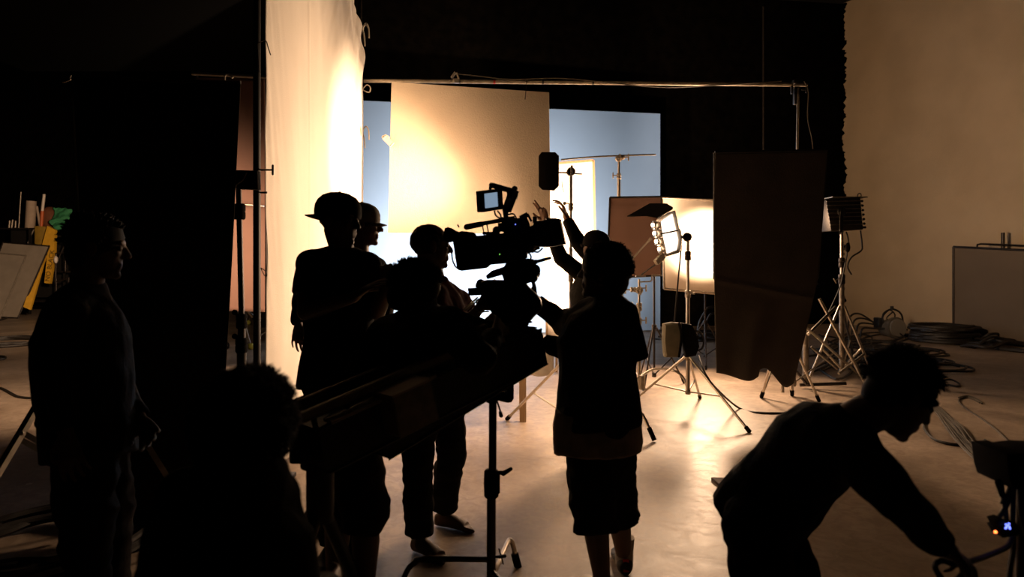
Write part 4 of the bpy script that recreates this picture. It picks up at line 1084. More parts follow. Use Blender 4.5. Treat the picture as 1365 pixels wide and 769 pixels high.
# ================================================================== crane arm
M['rail'] = mat('grey_rail_metal', (.30,.24,.17), .4, .6, amt=.3, scale=14)
def crane():
    A, B = P(372,604,2.30), P(706,452,3.12)
    ax = (B-A).normalized(); t = thing('camera_crane', 'long black camera crane arm running up from lower left to the camera', 'crane', P(440,800,2.7))
    L = (B-A).length; side = ax.cross(V((0,0,1))).normalized(); up = side.cross(ax).normalized()
    rot = Matrix(((side.x,up.x,ax.x),(side.y,up.y,ax.y),(side.z,up.z,ax.z)))
    C = lambda s, u, w=0: A + ax*s*L + up*u + side*w
    MB().beam(C(.02,.105,.05), C(.86,.105,.05), .030, .030, up, .004).build('upper_rail', M['rail'], t)
    MB().beam(C(.02,.105,-.09), C(.86,.105,-.09), .030, .030, up, .004).build('upper_rail', M['rail'], t)
    MB().beam(C(.10,-.03), C(1.0,-.03), .16, .16, up, .008).build('main_beam', M['cam'], t)
    MB().beam(C(.30,-.125), C(.99,-.07), .12, .10, up, .008).build('lower_beam', M['cam'], t)
    for i in range(8):
        s = .10 + i*.105; b = MB(); b.beam(C(s,.04,.05), C(s,.11,.05), .02, .012, ax); b.beam(C(s,.04,-.09), C(s,.11,-.09), .02, .012, ax); b.build('rail_bracket', M['cam'], t)
    # slotted plate with pale worn top, sits on top of the beam
    g = mat('worn_grey_plate', (.50,.42,.32), .5, .3, amt=.3, scale=14)
    b = MB(); b.beam(C(.13,.062,.075), C(.50,.062,.075), .055, .010, up, .002); b.build('tray_strip', g, t)
    b = MB(); b.box(C(.365,.010,.115), (.13,.15,.17), rot, .004); b.build('control_box', mat('grey_box_metal', (.28,.23,.17), .5, .3, amt=.4, scale=22), t)
    b = MB(); b.box(C(.365,.088,.115), (.14,.006,.18), rot, .001); b.build('lid', g, t)
    for i in range(2): MB().beam(C(.66,.058+.002,.03+i*.035), C(.76,.060,.03+i*.035), .022, .008, up, .001).build('slot_plate', g, t)
    for i in range(3): MB().ball(C(.675+i*.035,.067,.03), .006, 8).build('bolt', M['alloy'], t)
    b = MB(); b.cyl(C(.60,.09,-.02), C(.60,.13,-.02), .010); b.ball(C(.60,.135,-.02), .014, 10); b.build('clamp_knob', M['alloy'], t)
    # lens of head mount and pivot column (left, behind the bent figure)
    b = MB(); b.prism([(668,436),(702,436),(708,452),(706,480),(694,488),(664,492),(655,470)], 3.2, .16, .01); b.build('head_mount', M['cam'], t)
    pb = P(427,578,2.48)
    MB().lathe((pb.x,pb.y,.55), (pb.x,pb.y,pb.z-.04), [(0,.05),(.7,.05),(.72,.07),(1,.07)]).build('column', M['cam'], t)
    MB().box((pb.x,pb.y,pb.z-.02), (.16,.22,.12), bev=.01).build('pivot_block', M['cam'], t)
    for (dx, dy) in ((-.12,-.42),(.10,.36),(-.40,.34)):
        lg = MB(); lg.cyl((pb.x,pb.y,.62), (pb.x+dx,pb.y+dy,.03), .026); lg = lg.build('leg', M['cam'], t)
        MB().lathe((pb.x+dx,pb.y+dy,0), (pb.x+dx,pb.y+dy,.05), [(0,.05),(.6,.05),(1,.03)]).build('foot_pad', M['camrub'], lg)
    b = MB(); b.box(C(-.10,.0), (.20,.16,.12), rot, .01); b.build('counterweight', M['cam'], t)
    b = MB(); b.tube([P(392,560,2.66), P(402,556,2.68), P(414,560,2.70), P(424,572,2.72), P(410,580,2.7), P(398,572,2.66)], .007, 8); b.build('cable_loop', M['cable'], t)
    b = MB(); b.tube([P(560,425,3.0), P(566,452,3.0), P(575,462,3.02), P(590,468,3.04)], .004, 6); b.tube([P(556,430,3.0), P(568,458,3.02), P(584,466,3.04)], .003, 6)
    tag(b.build('cord', M['rope']), 'pale thin cord looped over the rear of the crane arm beside the bending person', 'cord')
crane()

def support_stand():
    d = 3.02; bx = P(655,0,d).x; base = V((bx,d,0)); zz = lambda py: P(0,py,d).z
    t = thing('crane_support', 'dark upright stand with a U-shaped cradle holding up the crane arm in the foreground', 'stand', base)
    pole(t, (bx,d,.02), (bx,d,zz(655)), .0205, 'darksteel'); pole(t, (bx+.005,d,zz(655)), P(657,530,d), .0175, 'darksteel')
    b = MB(); b.lathe((bx,d,zz(663)), (bx,d,zz(626)), [(0,.026),(.06,.032),(.5,.034),(.94,.032),(1,.026)]); b.box((bx+.028,d,zz(643)), (.02,.035,.09), bev=.004); b.build('locking_collar', M['camrub'], t)
    b = MB(); b.cyl(P(662,630,d), P(672,630,d), .009); b.rcone(P(671,631,d), .011, P(681,625,d-.02), .008); b.build('lock_lever', M['camrub'], t)
    b = MB(); b.prism([(636,514),(640,513),(675,521),(675,513),(679,511),(685,512),(685,529),(682,534),(677,535),(645,528),(637,521)], d, .07, .004); b.build('cradle', M['camrub'], t)
    MB().beam(P(641,516.5,d), P(674,523.5,d), .045, .006).build('cradle_pad', mat('blue_grey_pad', (.10,.13,.18), .8, amt=.5, scale=60), t)
    b = MB(); b.lathe(P(655,527,d)-V((0,0,.03)), P(655,527,d), [(0,.022),(1,.024)]); b.build('cradle_socket', M['camrub'], t)
    b = MB(); b.cyl(P(640,529,d), P(629,532,d), .007); b.rcone(P(629,527,d), .008, P(630,536,d), .007); b.build('tee_handle', M['blackpaint'], t)
    b = MB(); b.tube([P(662,533,d), P(666,545,d), P(668,552,d)], .004, 6); b.rcone(P(667,550,d), .008, P(668,554,d), .009); b.build('pin_on_cord', M['cable'], t)
    # legs
    lg = MB().tube([V((bx,d,zz(745.5))), P(566,745,d-.02), P(553,750,d-.03), P(542,762,d-.05), F(524,800)+V((.02,0,.015))], .0125, 10).build('leg', M['darksteel'], t)
    lg2 = MB().tube([V((bx,d,.10)), P(664,752,3.10), P(677,723,3.30), P(681,721,3.32), P(684,727,3.33), P(691,757,3.33)], .0125, 10).build('leg', M['chrome'], t)
    e = P(691,757,3.33); q = P(686,738,3.33); MB().cyl(q, e+V((.005,0,-.02)), .019).build('rubber_foot', M['camrub'], lg2)
    lg3 = MB().tube([V((bx,d,.12)), V((bx+.12,d-.28,.11)), V((bx+.16,d-.38,.012))], .0125, 10).build('leg', M['darksteel'], t)
    b = MB(); b.cyl(P(660,742,d-.01), P(670,742,d-.01), .006); b.rcone(P(666,742,d), .008, P(673,741,d), .008); b.tube([P(665,731,d), P(668,741,d), P(671,752,d)], .003, 6, False); b.build('tee_handle', M['blackpaint'], t)
support_stand()

# ================================================================== left side
def left_flag():
    d = 3.7
    t = thing('black_flag', 'very tall black cloth flag at left, behind the person in the bulky jacket', 'light flag', P(210,700,d))
    A = [P(100,104,d), P(321,110,d+.1), P(302,490,d+.1), P(291,704,d+.1), P(104,676,d)]
    def fn(u, v):
        a = A[0].lerp(A[4], v); b = A[1].lerp(A[2], v/.66) if v < .66 else A[2].lerp(A[3], (v-.66)/.34)
        p = a.lerp(b, u); return p + V((0, .015*noise.noise(V((u*3, v*2, 9))) + max(0,v-.7)*.08*math.sin(u*11), 0))
    MB().grid(fn, 40, 60).build('cloth', M['flag'], t, solid=.006)
    MB().cyl(A[0], A[1], .010).build('top_bar', M['blackpaint'], t)
    p = P(303,103,d+.1)
    b = MB(); b.tube([p+V((-.012,0,-.03)), p+V((-.014,0,.004)), p+V((.006,0,.018)), p+V((.03,0,-.004))], .006, 6); b.build('clip', M['rope'], t)
    bx = P(103,0,d).x
    s = thing('flag_stand', 'slim stand with a bright chrome edge at the left rim of the tall black flag', 'stand', (bx, d+.05, 0))
    pole(s, P(104,284,d-.05), P(97,145,d-.05), .0085, 'chrome'); pole(s, P(97,145,d-.05), P(95.5,128,d-.05), .006, 'chrome'); pole(s, (P(104,284,d-.05).x,d-.05,.05), P(104,284,d-.05), .016, 'darksteel')
    b = MB(); b.rcone(P(84,109,d), .006, P(93,106,d), .006); b.tube([P(88,107,d), P(93,104,d), P(95,100,d)], .004, 6); b.build('wing_nut', M['steel'], s)
    tripod(s, (bx,d-.05,0), (bx,d-.05,.6), [(bx+.3,d+.3,0),(bx+.35,d-.35,0),(bx-.05,d+.42,0)], 'darksteel', .012)
left_flag()

def roller_stand():
    d = 3.9; bx = P(322,0,d).x; base = V((bx,d,0)); zz = lambda py: P(0,py,d).z
    t = thing('roller_stand', 'black multi-section stand with two locking collars beside the muslin frame', 'stand', base)
    pole(t, (bx,d,.05), (bx,d,zz(452)), .026, 'darksteel'); pole(t, (bx,d,zz(452)), (bx,d,zz(420)), .021, 'darksteel'); pole(t, (bx,d,zz(420)), (P(318,0,d).x,d,zz(240)), .016, 'darksteel')
    for py, r in ((428,.030),(460,.034)):
        collar(t, (bx,d,zz(py)), r, .085, 'camrub')
        b = MB(); b.ball((bx-.035,d-.01,zz(py-12)), .016); b.cyl((bx-.03,d,zz(py-8)), (bx,d,zz(py-8)), .010); b.build('lock_knob', M['camrub'], t)
    collar(t, (P(319,0,d).x,d,zz(282)), .034, .09, 'camrub')
    MB().prism([(311,227),(345,228),(346,253),(308,252)], d, .05, .004).build('mounting_plate', M['camrub'], t)
    MB().tube([P(329,230,d-.03), P(324,240,d-.03), P(316,246,d-.03), P(314,252,d-.03)], .003, 6).build('cord', M['rope'], t)
    b = MB(); b.rcone(P(303,270,d), .006, P(306,280,d), .006); b.cyl(P(304,275,d), P(314,277,d), .007); b.build('wing_nut', M['steel'], t)
    tripod(t, base, (bx,d,.62), [(bx-.42,d+.1,0),(bx+.14,d-.42,0),(bx+.18,d+.42,0)], 'darksteel', .014)
roller_stand()

def mauve_drop():
    d = 8.2
    a = P(256,98,d); b_ = P(356,103,d)
    t = thing('rolled_backdrop', 'mauve-brown cloth backdrop hanging from a thin pipe beyond the tall black flag', 'backdrop', P(300,415,d))
    MB().cyl(a, b_, .022).build('pipe', M['steel'], t)
    w = [P(262,103,d), P(353,105,d), P(353,416,d), P(262,413,d)]
    def fn(u, v):
        p = w[0].lerp(w[1], u).lerp(w[3].lerp(w[2], u), v); return p + V((0, .03*noise.noise(V((u*2+v, v*.7, 3))) + .02*math.sin(u*7+v*2)*v, 0))
    MB().grid(fn, 40, 60).build('cloth', M['mauve'], t, solid=.004)
    MB().cyl(P(300,270,7.8), P(352,275,7.8), .008).build('spreader_bar', M['chrome'], t)
    for px in (262, 356):
        x = P(px,0,d+.05).x; MB().cyl((x,d+.05,0), (x,d+.05,a.z), .018).build('post', M['darksteel'], t)
mauve_drop()
def ball_stand(px, py, ball, ppy, m, label, px2, py2):
    f = F(px, py)
    t = thing('ball_foot_stand', label, 'stand', f); r = .055
    MB().ball(f+V((0,0,r)), r, 20).build('ball_foot', M[ball], t)
    MB().cyl(f+V((0,0,r)), P(px2,py2,f.y+.25), .012).build('leg', M[m], t)
    e = P(px2,py2,f.y+.25); MB().cyl(e, e+V((.25,.3,.25)), .012).build('leg', M[m], t)
ball_stand(334,466,'tennis',0,'steel','stand leg ending in a tennis-ball foot, nearer of two beside the black stand',345,449)
ball_stand(331,433,'tennis',0,'steel','stand leg with a small tennis-ball foot, farther of two beside the black stand',338,410)
def far_chair():
    t = thing('folding_chair', 'pale metal folding frame with crossed legs glimpsed beside the tall black flag', 'chair', F(318,418))
    d = 11.5
    b = MB(); b.cyl(P(306,376,d), P(318,412,d), .028); b.cyl(P(300,388,d-.2), P(318,404,d-.2), .026); b.cyl(P(303,412,d), P(320,384,d), .02); b.build('tube', M['alloy'], t)
    b = MB(); b.cyl(P(331,415,d), P(339,424,d), .028); b.build('tube', M['chrome'], t); b = MB(); b.cyl(P(338,423,d), P(343,428,d), .034); b.build('rubber_foot', M['camrub'], t)
    b = MB(); b.cyl(P(318,404,d-.2), (P(318,404,d-.2)+V((.1,.3,-.8))), .02); b.build('tube', M['alloy'], t)
    k = F(308,466); o = MB().ball(k+V((-.1,0,.07)), .07, 18).build('ball', M['camrub']); tag(o, 'small dark ball on the floor by the edge of the tall black flag', 'ball')
far_chair()

def slanting_leg():
    t = thing('stand_leg', 'square-tube stand leg with a double cross brace slanting over the floor at far left', 'stand', F(20,640))
    a = P(62,520,3.05); e = P(-18,655,2.75); e.z = max(e.z, .02)
    MB().beam(a+(a-e).normalized()*.30, e, .026, .026).build('leg', M['steel'], t)
    m_ = a.lerp(e, .44)
    for dz in (0, .035): MB().beam(m_+V((0,0,-dz)), P(76,612,3.15)+V((.22,.08,-.14-dz)), .014, .022).build('brace', M['steel'], t)
    MB().ball(m_+V((.01,-.015,.0)), .011, 10).build('rivet', M['chrome'], t)
    b = a+(a-e).normalized()*.30; MB().beam(b+V((-.02,0,.02)), V((b.x+.45,b.y+.35,.02)), .026, .026).build('leg', M['steel'], t)
    MB().beam(F(43,534)+V((0,0,.02)), F(60,518)+V((.3,.6,.02)), .03, .03).build('foot_bar', M['steel'], t)
slanting_leg()

def left_store():
    d = 18.2; G = 1.5-(420-345)/910*d    # height the far objects stand at
    fl = lambda px, dd=0: V((P(px,0,d+dd).x, d+dd, 0))
    # rack
    t = thing('storage_rack', 'dark metal storage rack against the far left wall', 'rack', fl(30,.6))
    zt = P(0,304,d).z
    for px in (-18, 40, 86):
        for dy in (.3, 1.0): MB().beam(fl(px,dy)+V((0,0,.0)), fl(px,dy)+V((0,0,zt)), .05, .05).build('post', M['blackpaint'], t)
    for z in (.35, 1.15, zt): MB().box(((fl(-18).x+fl(86).x)/2, d+.65, z), (fl(86).x-fl(-18).x+.06, .8, .04)).build('shelf', M['darksteel'], t)
    MB().box(((fl(-18).x+fl(62).x)/2, d+.9, (zt+.4)/2), (fl(62).x-fl(-18).x, .03, zt-.45)).build('back_panel', M['blackpaint'], t)
    # leaning boards
    b = thing('grey_board', 'large grey board leaning against the yellow timber at far left', 'board', P(30,424,d-1))
    MB().extr([P(4,323,d-.2), P(66,328,d-.2), P(24,424,d-1.0), P(-34,421,d-1.0)], (0,-.03,0)).build('sheet', M['grey_panel'], b)
    w = [P(4,323,d-.23), P(66,328,d-.23), P(24,424,d-1.03), P(-34,421,d-1.03)]
    for p, q in zip(w, w[1:]+w[:1]): MB().cyl(p, q, .020).build('edge_strip', M['darksteel'], b)
    b2 = thing('grey_board', 'smaller grey board with a pale edge resting on the large grey board', 'board', P(0,420,d-1.4))
    w = [P(-40,334,d-.6), P(36,341,d-.6), P(0,427,d-1.5), P(-60,423,d-1.5)]
    MB().extr(w, (0,-.03,0)).build('sheet', M['grey_panel'], b2)
    for p, q in zip(w, w[1:]+w[:1]): MB().cyl(p+V((0,-.03,0)), q+V((0,-.03,0)), .018).build('edge_strip', M['alloy'], b2)
    # yellow timber
    y = thing('yellow_plank', 'yellow painted plank with black lettering propped upright beside the grey board', 'plank', P(66,385,d-.1))
    MB().extr([P(63,301,d-.12), P(73,306,d-.12), P(72,340,d-.12), P(66,378,d-.12), P(59,377,d-.12), P(64,330,d-.12), P(56,326,d-.12)], (0,.10,0)).build('plank', M['yellow'], y)
    cu = bpy.data.curves.new('lettering', 'FONT'); cu.body = 'NO BLACK'; cu.size = .17; cu.extrude = .002; cu.align_x = 'CENTER'; cu.align_y = 'CENTER'
    tmp = bpy.data.objects.new('tmp', cu); COL.objects.link(tmp); dg = bpy.context.evaluated_depsgraph_get(); me = bpy.data.meshes.new_from_object(tmp.evaluated_get(dg)); bpy.data.objects.remove(tmp)
    ax = (P(70,335,d)-P(63.5,375,d)).normalized(); perp = V((-ax.z,0,ax.x)); c = P(66.6,354,d-.125)
    for v in me.vertices: v.co = (c + ax*v.co.x + perp*v.co.y + V((0,-.002-v.co.z,0))) - y.location
    me.materials.clear(); me.materials.append(M['blackpaint']); o = bpy.data.objects.new('lettering', me); COL.objects.link(o); o.parent = y
    y2 = thing('yellow_plank', 'yellow painted plank sticking out low behind the large grey board', 'plank', P(40,412,d-.6))
    MB().extr([P(63,340,d-.1), P(58,350,d-.1), P(40,413,d-1.0), P(31,409,d-1.0), P(52,345,d-.15)], (0,.06,0)).build('plank', M['yellow'], y2)
    dk = thing('brown_crate', 'dark yellow-brown side of a crate left of the upright yellow plank', 'crate', P(52,326,d+.1))
    MB().extr([P(46,301,d+.2), P(62,302,d+.2), P(56,327,d+.2), P(46,325,d+.2)], (0,.3,0), .01).build('side', mat('ochre_board', (.35,.22,.03), .6, amt=.2, scale=8), dk)
    # things on the rack
    for (x0,y0,x1,y1,r,m,nm,lab,cat) in (
        (40,303,42,268,.12,'paleroll','paper_roll','thick pale paper roll standing on the far left rack','roll'),
        (54,303,49,275,.03,'paleroll','paper_roll','thin pale roll leaning beside the thick roll on the far left rack','roll'),
        (25,284,28,256,.018,'steel','rod','thin upright metal rod at the left end of the rack top','rod'),
        (36,300,41,290,.022,'alloy','rod','short bright rod leaning on the rack top before the thick roll','rod'),
        (12,302,13,294,.022,'alloy','bolt','stubby metal spigot, leftmost on the rack top','spigot'),
        (15.5,302,17,293,.022,'alloy','bolt','stubby metal spigot, middle of three on the rack top','spigot'),
        (20.5,302,21,294,.018,'alloy','bolt','stubby metal spigot, rightmost of three on the rack top','spigot'),
        (37,324,45,306,.016,'alloy','rod','thin bright rod leaning in the gap of the rack','rod'),
        (92,344,91,331,.03,'white_tube','rod','short white tube to the right of the yellow plank','rod')):
        p, q = P(x0,y0,d+.5), P(x1,y1,d+.5); p = P(x0,y0,d+.35); q = P(x1,y1,d+.35)
        if y0 < 310: p.z = zt+.02
        tag(MB().cyl(p, q, r).build(nm, M[m]), lab, cat)
    tb = thing('striped_tube', 'white and orange tube leaning upright on the far left rack', 'tube', P(54,303,d+.3))
    MB().cyl(P(56.5,281,d+.3), P(59,259,d+.3), .034).build('white_end', M['white_tube'], tb); MB().cyl(P(55,303,d+.3), P(56.5,281,d+.3), .040).build('orange_sleeve', M['orange'], tb)
    g = thing('green_cloth', 'bright green cloth draped over the right end of the far left rack', 'cloth', P(80,305,d))
    def fn(u, v):
        a = P(72,276,d+.2).lerp(P(96,279,d+.2), u); b = P(68,298,d-.1).lerp(P(82,311,d-.1), u); p = a.lerp(b, v)
        return p + V((0, .12*noise.noise(V((u*3+v*4, v*1.5, 2))), .05*noise.noise(V((u*4, v*3, 7)))))
    MB().grid(fn, 24, 24).build('fabric', M['green'], g, solid=.01)
    bx_ = MB(); bx_.ell(P(67,290,d+.5), (.28,0,0), (0,.2,0), (0,0,.30)); tag(bx_.build('sack', mat('rust_sack', (.20,.07,.03), .8, amt=.3, scale=6)), 'rust-brown sack on the rack between the striped tube and the green cloth', 'sack')
    tr = thing('trolley', 'thin dark wire trolley right of the yellow plank at far left', 'trolley', fl(85,-.3))
    for a, b in (((74,338),(93,336)),((74,376),(92,371)),((88,322),(87,362)),((75,338),(74,376)),((73,318),(88,324)),((87,325),(78,345))): MB().cyl(P(*a,d-.2), P(*b,d-.2), .02).build('wire_bar', M['darksteel'], tr)
    for px in (75, 92): MB().cyl(P(px,370,d-.2), (P(px,0,d-.2).x, d-.2, 0), .02).build('wire_bar', M['darksteel'], tr)
    MB().ell(P(74.5,346,d-.25), (.05,0,0), (0,.05,0), (0,0,.10)).build('bulb_holder', M['white_tube'], tr)
left_store()

# ================================================================== cables on the floor
def floor_cable(pts, r, m, label, n=6, cat='cable'):
    w = [F(*p[:2])+V((0,0,r+(p[2] if len(p) > 2 else 0))) for p in pts]
    return tag(MB().tube(w, r, 6, True, n).build('cable', M[m]), label, cat)
def coil(px, py, rad, turns, r, m, label, h=.0, seed=1, group=None, squash=1.0):
    rg = random.Random(seed); c = F(px, py); pts = []
    for i in range(turns*14):
        a = i/14*2*PI; k = rad*(1+rg.uniform(-.10,.10)+.08*math.sin(i*.13)); z = r + h*(i/(turns*14)) + rg.uniform(0,.008)
        pts.append(c + V((k*math.cos(a), k*math.sin(a)*squash, z)))
    o = MB().tube(pts, r, 6, True, 3).build('cable_coil', M[m]); tag(o, label, 'cable coil', group); return o
coil(4, 459, .62, 5, .017, 'cable', 'black cable coil lying on the floor at far left', .06, 2)
floor_cable([(-10,430),(6,426),(20,420),(34,413),(50,405)], .02, 'cable', 'black cable running back from the far left coil')
floor_cable([(-12,517),(2,519),(12,524),(24,530),(40,532),(52,530),(70,522)], .013, 'cable', 'black cable crossing the floor at far left by the slanting leg')
floor_cable([(-20,476),(2,477),(7,478),(3,480),(-20,482)], .02, 'cable', 'dark strap end poking into view at far left edge', cat='strap')
# tangle by the black wall, behind the lamp stands
for i in range(16):
    rg = random.Random(100+i); x0 = rg.uniform(875,955); yb = 443+i*.9
    pts = [(x0-8, yb)] + [(x0+20*k, yb+rg.uniform(-3,3)) for k in range(1,5)] + [(1010, yb+rg.uniform(-2,4))]
    floor_cable([(p[0]*1.0, max(437,p[1]), .02*rg.random()) for p in pts], .018, 'cable', 'one of the black cables heaped along the foot of the black wall').update({'group': 'cables along the black wall'}) if False else tag(floor_cable([(p[0], max(437,p[1]), .03*rg.random()) for p in pts], .018, 'cable', None), 'black cable in the heap along the foot of the black rear wall', 'cable', 'cables heaped along the black rear wall')
def wire_rack():
    t = thing('wire_stand', 'low bent-tube stand lying among the cables by the black wall', 'stand', F(945,445))
    d = 11.5
    MB().tube([P(928,0,d)*1.0 - V((0,0,P(928,0,d).z)), P(932,432,d), P(941,414,d), P(944,410,d), P(952,409,d), P(966,409,d)], .022, 8).build('tube', M['darksteel'], t)
    MB().tube([P(940,0,d) - V((0,0,P(940,0,d).z)), P(941,433,d), P(944,424,d), P(949,418,d), P(966,417,d)], .018, 8).build('tube', M['darksteel'], t)
wire_rack()
# tangle under the right stands
for i in range(20):
    rg = random.Random(200+i); x0 = rg.uniform(1078,1130); yb = rg.uniform(452,500); pts = []
    for k in range(7): pts.append((x0 + k*rg.uniform(12,22) + rg.uniform(-6,6), yb + 9*math.sin(k*1.3+i) + rg.uniform(-4,4) - k*1.2, .02*rg.random()))
    tag(floor_cable([(p[0], max(446, p[1]), p[2]) for p in pts], .016, 'cable', None), 'black cable tangled on the floor round the heavy tripod light stand', 'cable', 'tangled cables round the heavy tripod stand')
for i, (px, py, rd) in enumerate(((1215,482,.45),(1232,490,.5),(1205,470,.55),(1185,478,.5),(1168,462,.6),(1150,470,.5))):
    coil(px, py, rd, 2, .016, 'cable', 'loose black cable loop on the floor behind the bending person', .02, 40+i, 'loose cable loops behind the bending person')
floor_cable([(1196,447),(1230,452),(1262,456),(1300,463),(1340,468),(1380,472)], .035, 'cable', 'long black flat cable run along the base of the plaster wall')
coil(1256, 456, .50, 9, .032, 'cable', 'big dark coil of heavy cable by the plaster wall', .27, 7, squash=.9)
for i in range(14):
    rg = random.Random(300+i); y0 = 452+i*.9
    tag(floor_cable([(1278+rg.uniform(-6,10), y0-1), (1300, y0+rg.uniform(0,3), .12*rg.random()), (1322, y0+rg.uniform(1,5), .18*rg.random()), (1345, y0+rg.uniform(0,4), .08), (1380, y0+rg.uniform(-2,3))], .024, 'cable', None), 'heavy black cable in the long heap in front of the pale flat', 'cable', 'heavy cables in front of the pale flat')
def floor_fresnel():
    f = F(1188,450); d = f.y; t = thing('fresnel_lamp', 'old round fresnel lamp with cable-wrapped yoke sitting on the floor by the plaster wall', 'film lamp', f)
    MB().lathe(P(1176,437,d+.1), P(1196,437,d-.25), [(0,.10),(.15,.15),(.6,.17),(.8,.20),(1,.20)], 26).build('housing', mat('grey_lamp_paint', (.14,.12,.09), .6, amt=.3, scale=9), t)
    MB().lathe(P(1195,437,d-.24), P(1198,437,d-.30), [(0,.17),(1,.16)], 26).build('lens', mat('dusty_lens', (.20,.18,.15), .4), t)
    b = MB(); b.tube([P(1177,440,d), P(1176,424,d), P(1182,415,d), P(1190,412,d), P(1199,416,d), P(1203,424,d), P(1203,437,d)], .018, 8); b.cyl(P(1189,413,d), P(1189,408,d), .03); b.build('yoke', M['blackpaint'], t)
    MB().tube([P(1178,432,d-.1), P(1177,419,d-.1), P(1186,413,d-.1), P(1193,420,d-.1), P(1188,430,d-.1), P(1182,424,d-.1), P(1190,416,d-.1)], .014, 6).build('wrapped_lead', M['cable'], t)
    b = MB(); b.box(P(1171,431,d), (.10,.2,.22), bev=.02); b.build('rear_box', M['blackpaint'], t)
    MB().tube([P(1203,436,d), P(1207,438,d), P(1210,440,d)], .014, 6).build('knob', M['blackpaint'], t)
floor_fresnel()
for i in range(4):
    rg = random.Random(60+i); f = F(1150+i*6, 446+i*2)
    tag(MB().tube([f+V((-.3,0,.03)), f+V((-.25,0,.35-.05*i)), f+V((.0,.1,.40-.07*i)), f+V((.3,0,.18)), f+V((.5,-.1,.03))], .018, 6).build('cable', M['cable']), 'stiff black cable arching up from the floor beside the old fresnel lamp', 'cable', 'cables arching beside the old fresnel lamp')
# long bundle at right
for i in range(16):
    rg = random.Random(400+i); o = (i-8)*1.0
    pts = [(1245+o*.9, 541+rg.uniform(-1,3)), (1258+o*1.2, 556+o*.3+rg.uniform(-2,2), .01*rg.random()), (1275+o*1.3, 577+rg.uniform(-3,3)-o*.3, .03*rg.random()), (1292+o*1.0, 596+rg.uniform(-3,3)-o*.8, .02*rg.random()), (1312+o*.6, 612-o*.9), (1345, 626-o*1.2)]
    tag(floor_cable(pts, .0075, 'cable_grey', None), 'grey cable in the long loose bundle behind the bending person', 'cable', 'bundle of grey cables at right')
floor_cable([(1240,545),(1232,560),(1233,574),(1245,587),(1265,593),(1290,595),(1314,593),(1313,588)], .011, 'cable', 'black cable looping round the grey bundle towards the box at right')
floor_cable([(1306,538),(1294,532),(1283,531),(1278,535),(1284,543),(1310,560),(1330,576),(1348,594)], .009, 'cable_grey', 'single thin cable with a small loop trailing over the floor at right')
floor_cable([(1278,531),(1290,529),(1304,534),(1309,539)], .009, 'cable_grey', 'short curl of thin cable at the end of the single trailing cable')
floor_cable([(1256,508),(1268,507),(1279,513),(1276,516),(1264,514)], .011, 'cable', 'small dark cable loop beside the fringe of the bending person')
# equipment at the right edge
def right_box():
    d = 2.1; B = lambda px, py, dd=0: P(px, py, d+dd)
    t = thing('equipment_box', 'black equipment box on a stand at the right edge, trailing leads', 'equipment box', (B(1372,0).x, d, 0))
    b = MB(); b.prism([(1317,596),(1340,595),(1343,598),(1368,595),(1400,596),(1398,648),(1370,650),(1364,641),(1325,641),(1320,625)], d, .16, .006); b.build('casing', M['camrub'], t)
    b = MB(); b.cyl(B(1362,640), (B(1362,640).x, d, .05), .016); b.cyl(B(1372,640), (B(1380,640).x, d+.05, .02), .02); b.build('pole', M['darksteel'], t)
    for pts in ([(1331,640),(1335,655),(1339,670),(1343,700),(1349,718)], [(1343,640),(1347,655),(1341,675),(1331,690)], [(1352,640),(1350,690),(1353,710)], [(1358,640),(1362,690),(1372,722),(1366,680),(1363,645)], [(1347,650),(1336,672),(1340,662)]):
        MB().tube([B(*p, -.03) for p in pts], .007, 8).build('lead', M['cable'], t)
    b = MB(); b.rcone(B(1332,643,-.03), .012, B(1336,660,-.03), .008); b.build('plug', M['camrub'], t)
    s = thing('led_meter', 'small black power meter with glowing blue digits and a red light, hanging from leads', 'meter', B(1337,705))
    b = MB(); b.prism([(1322,700),(1348,694),(1353,705),(1350,710),(1329,713)], d-.05, .05, .003); b.prism([(1320,691),(1331,688),(1335,696),(1325,700)], d-.05, .04, .003); b.build('casing', M['camrub'], s)
    b = MB()
    for x, y in ((1341,699),(1345,698),(1341.5,702.5),(1345.5,702),(1343.3,700.5),(1340.5,704),(1346,704.3)): b.box(B(x,y,-.078), (.004,.004,.004))
    b.build('digits', M['blue_led'], s); MB().ball(B(1327,709,-.078), .0045, 8).build('indicator_light', M['red_led'], s)
    tag(MB().tube([P(1256,772,1.8), P(1248,760,1.8), P(1247,752,1.82), P(1256,747,1.82), P(1275,752,1.8), P(1300,746,1.85), P(1322,738,1.95), P(1343,728,2.0), P(1350,715,2.03), P(1350,700,2.04)], .008, 8).build('cable', M['cable']), 'black cable held by the bending person, rising to the box at right', 'cable')
    tag(MB().tube([P(1351,712,2.05), P(1350,735,2.05), P(1345,770,2.0), P(1342,850,2.0)], .008, 8).build('cable', M['cable']), 'black cable hanging straight down below the power meter at right', 'cable')
right_box()
# wheel-like coil at bottom left
coil(70, 735, .42, 7, .016, 'cable', 'thick black cable coil on the floor at the bottom left corner', .10, 77)
def scrap(px, py, label, s=.02):
    f = F(px, py); b = MB(); b.extr([f+V((-s,-s,.003)), f+V((s,-s*.6,.004)), f+V((s*.8,s,.003)), f+V((-s*.4,s*.7,.006)), f+V((-s*1.2,.1*s,.003))], (0,0,.002)); tag(b.build('tape_scrap', M['rope']), label, 'litter')
scrap(39, 646, 'crumpled scrap of clear tape on the floor at far left', .016)
# foot of the hidden board at the hip of the bending person
tag(MB().extr([F(948,640), F(985,641), F(985,652), F(960,650)], (0,0,.02)).build('wood_offcut', mat('brown_offcut', (.10,.06,.04), .8, amt=.3, scale=20)), 'small dark offcut on the floor beside the hip of the bending person', 'offcut')
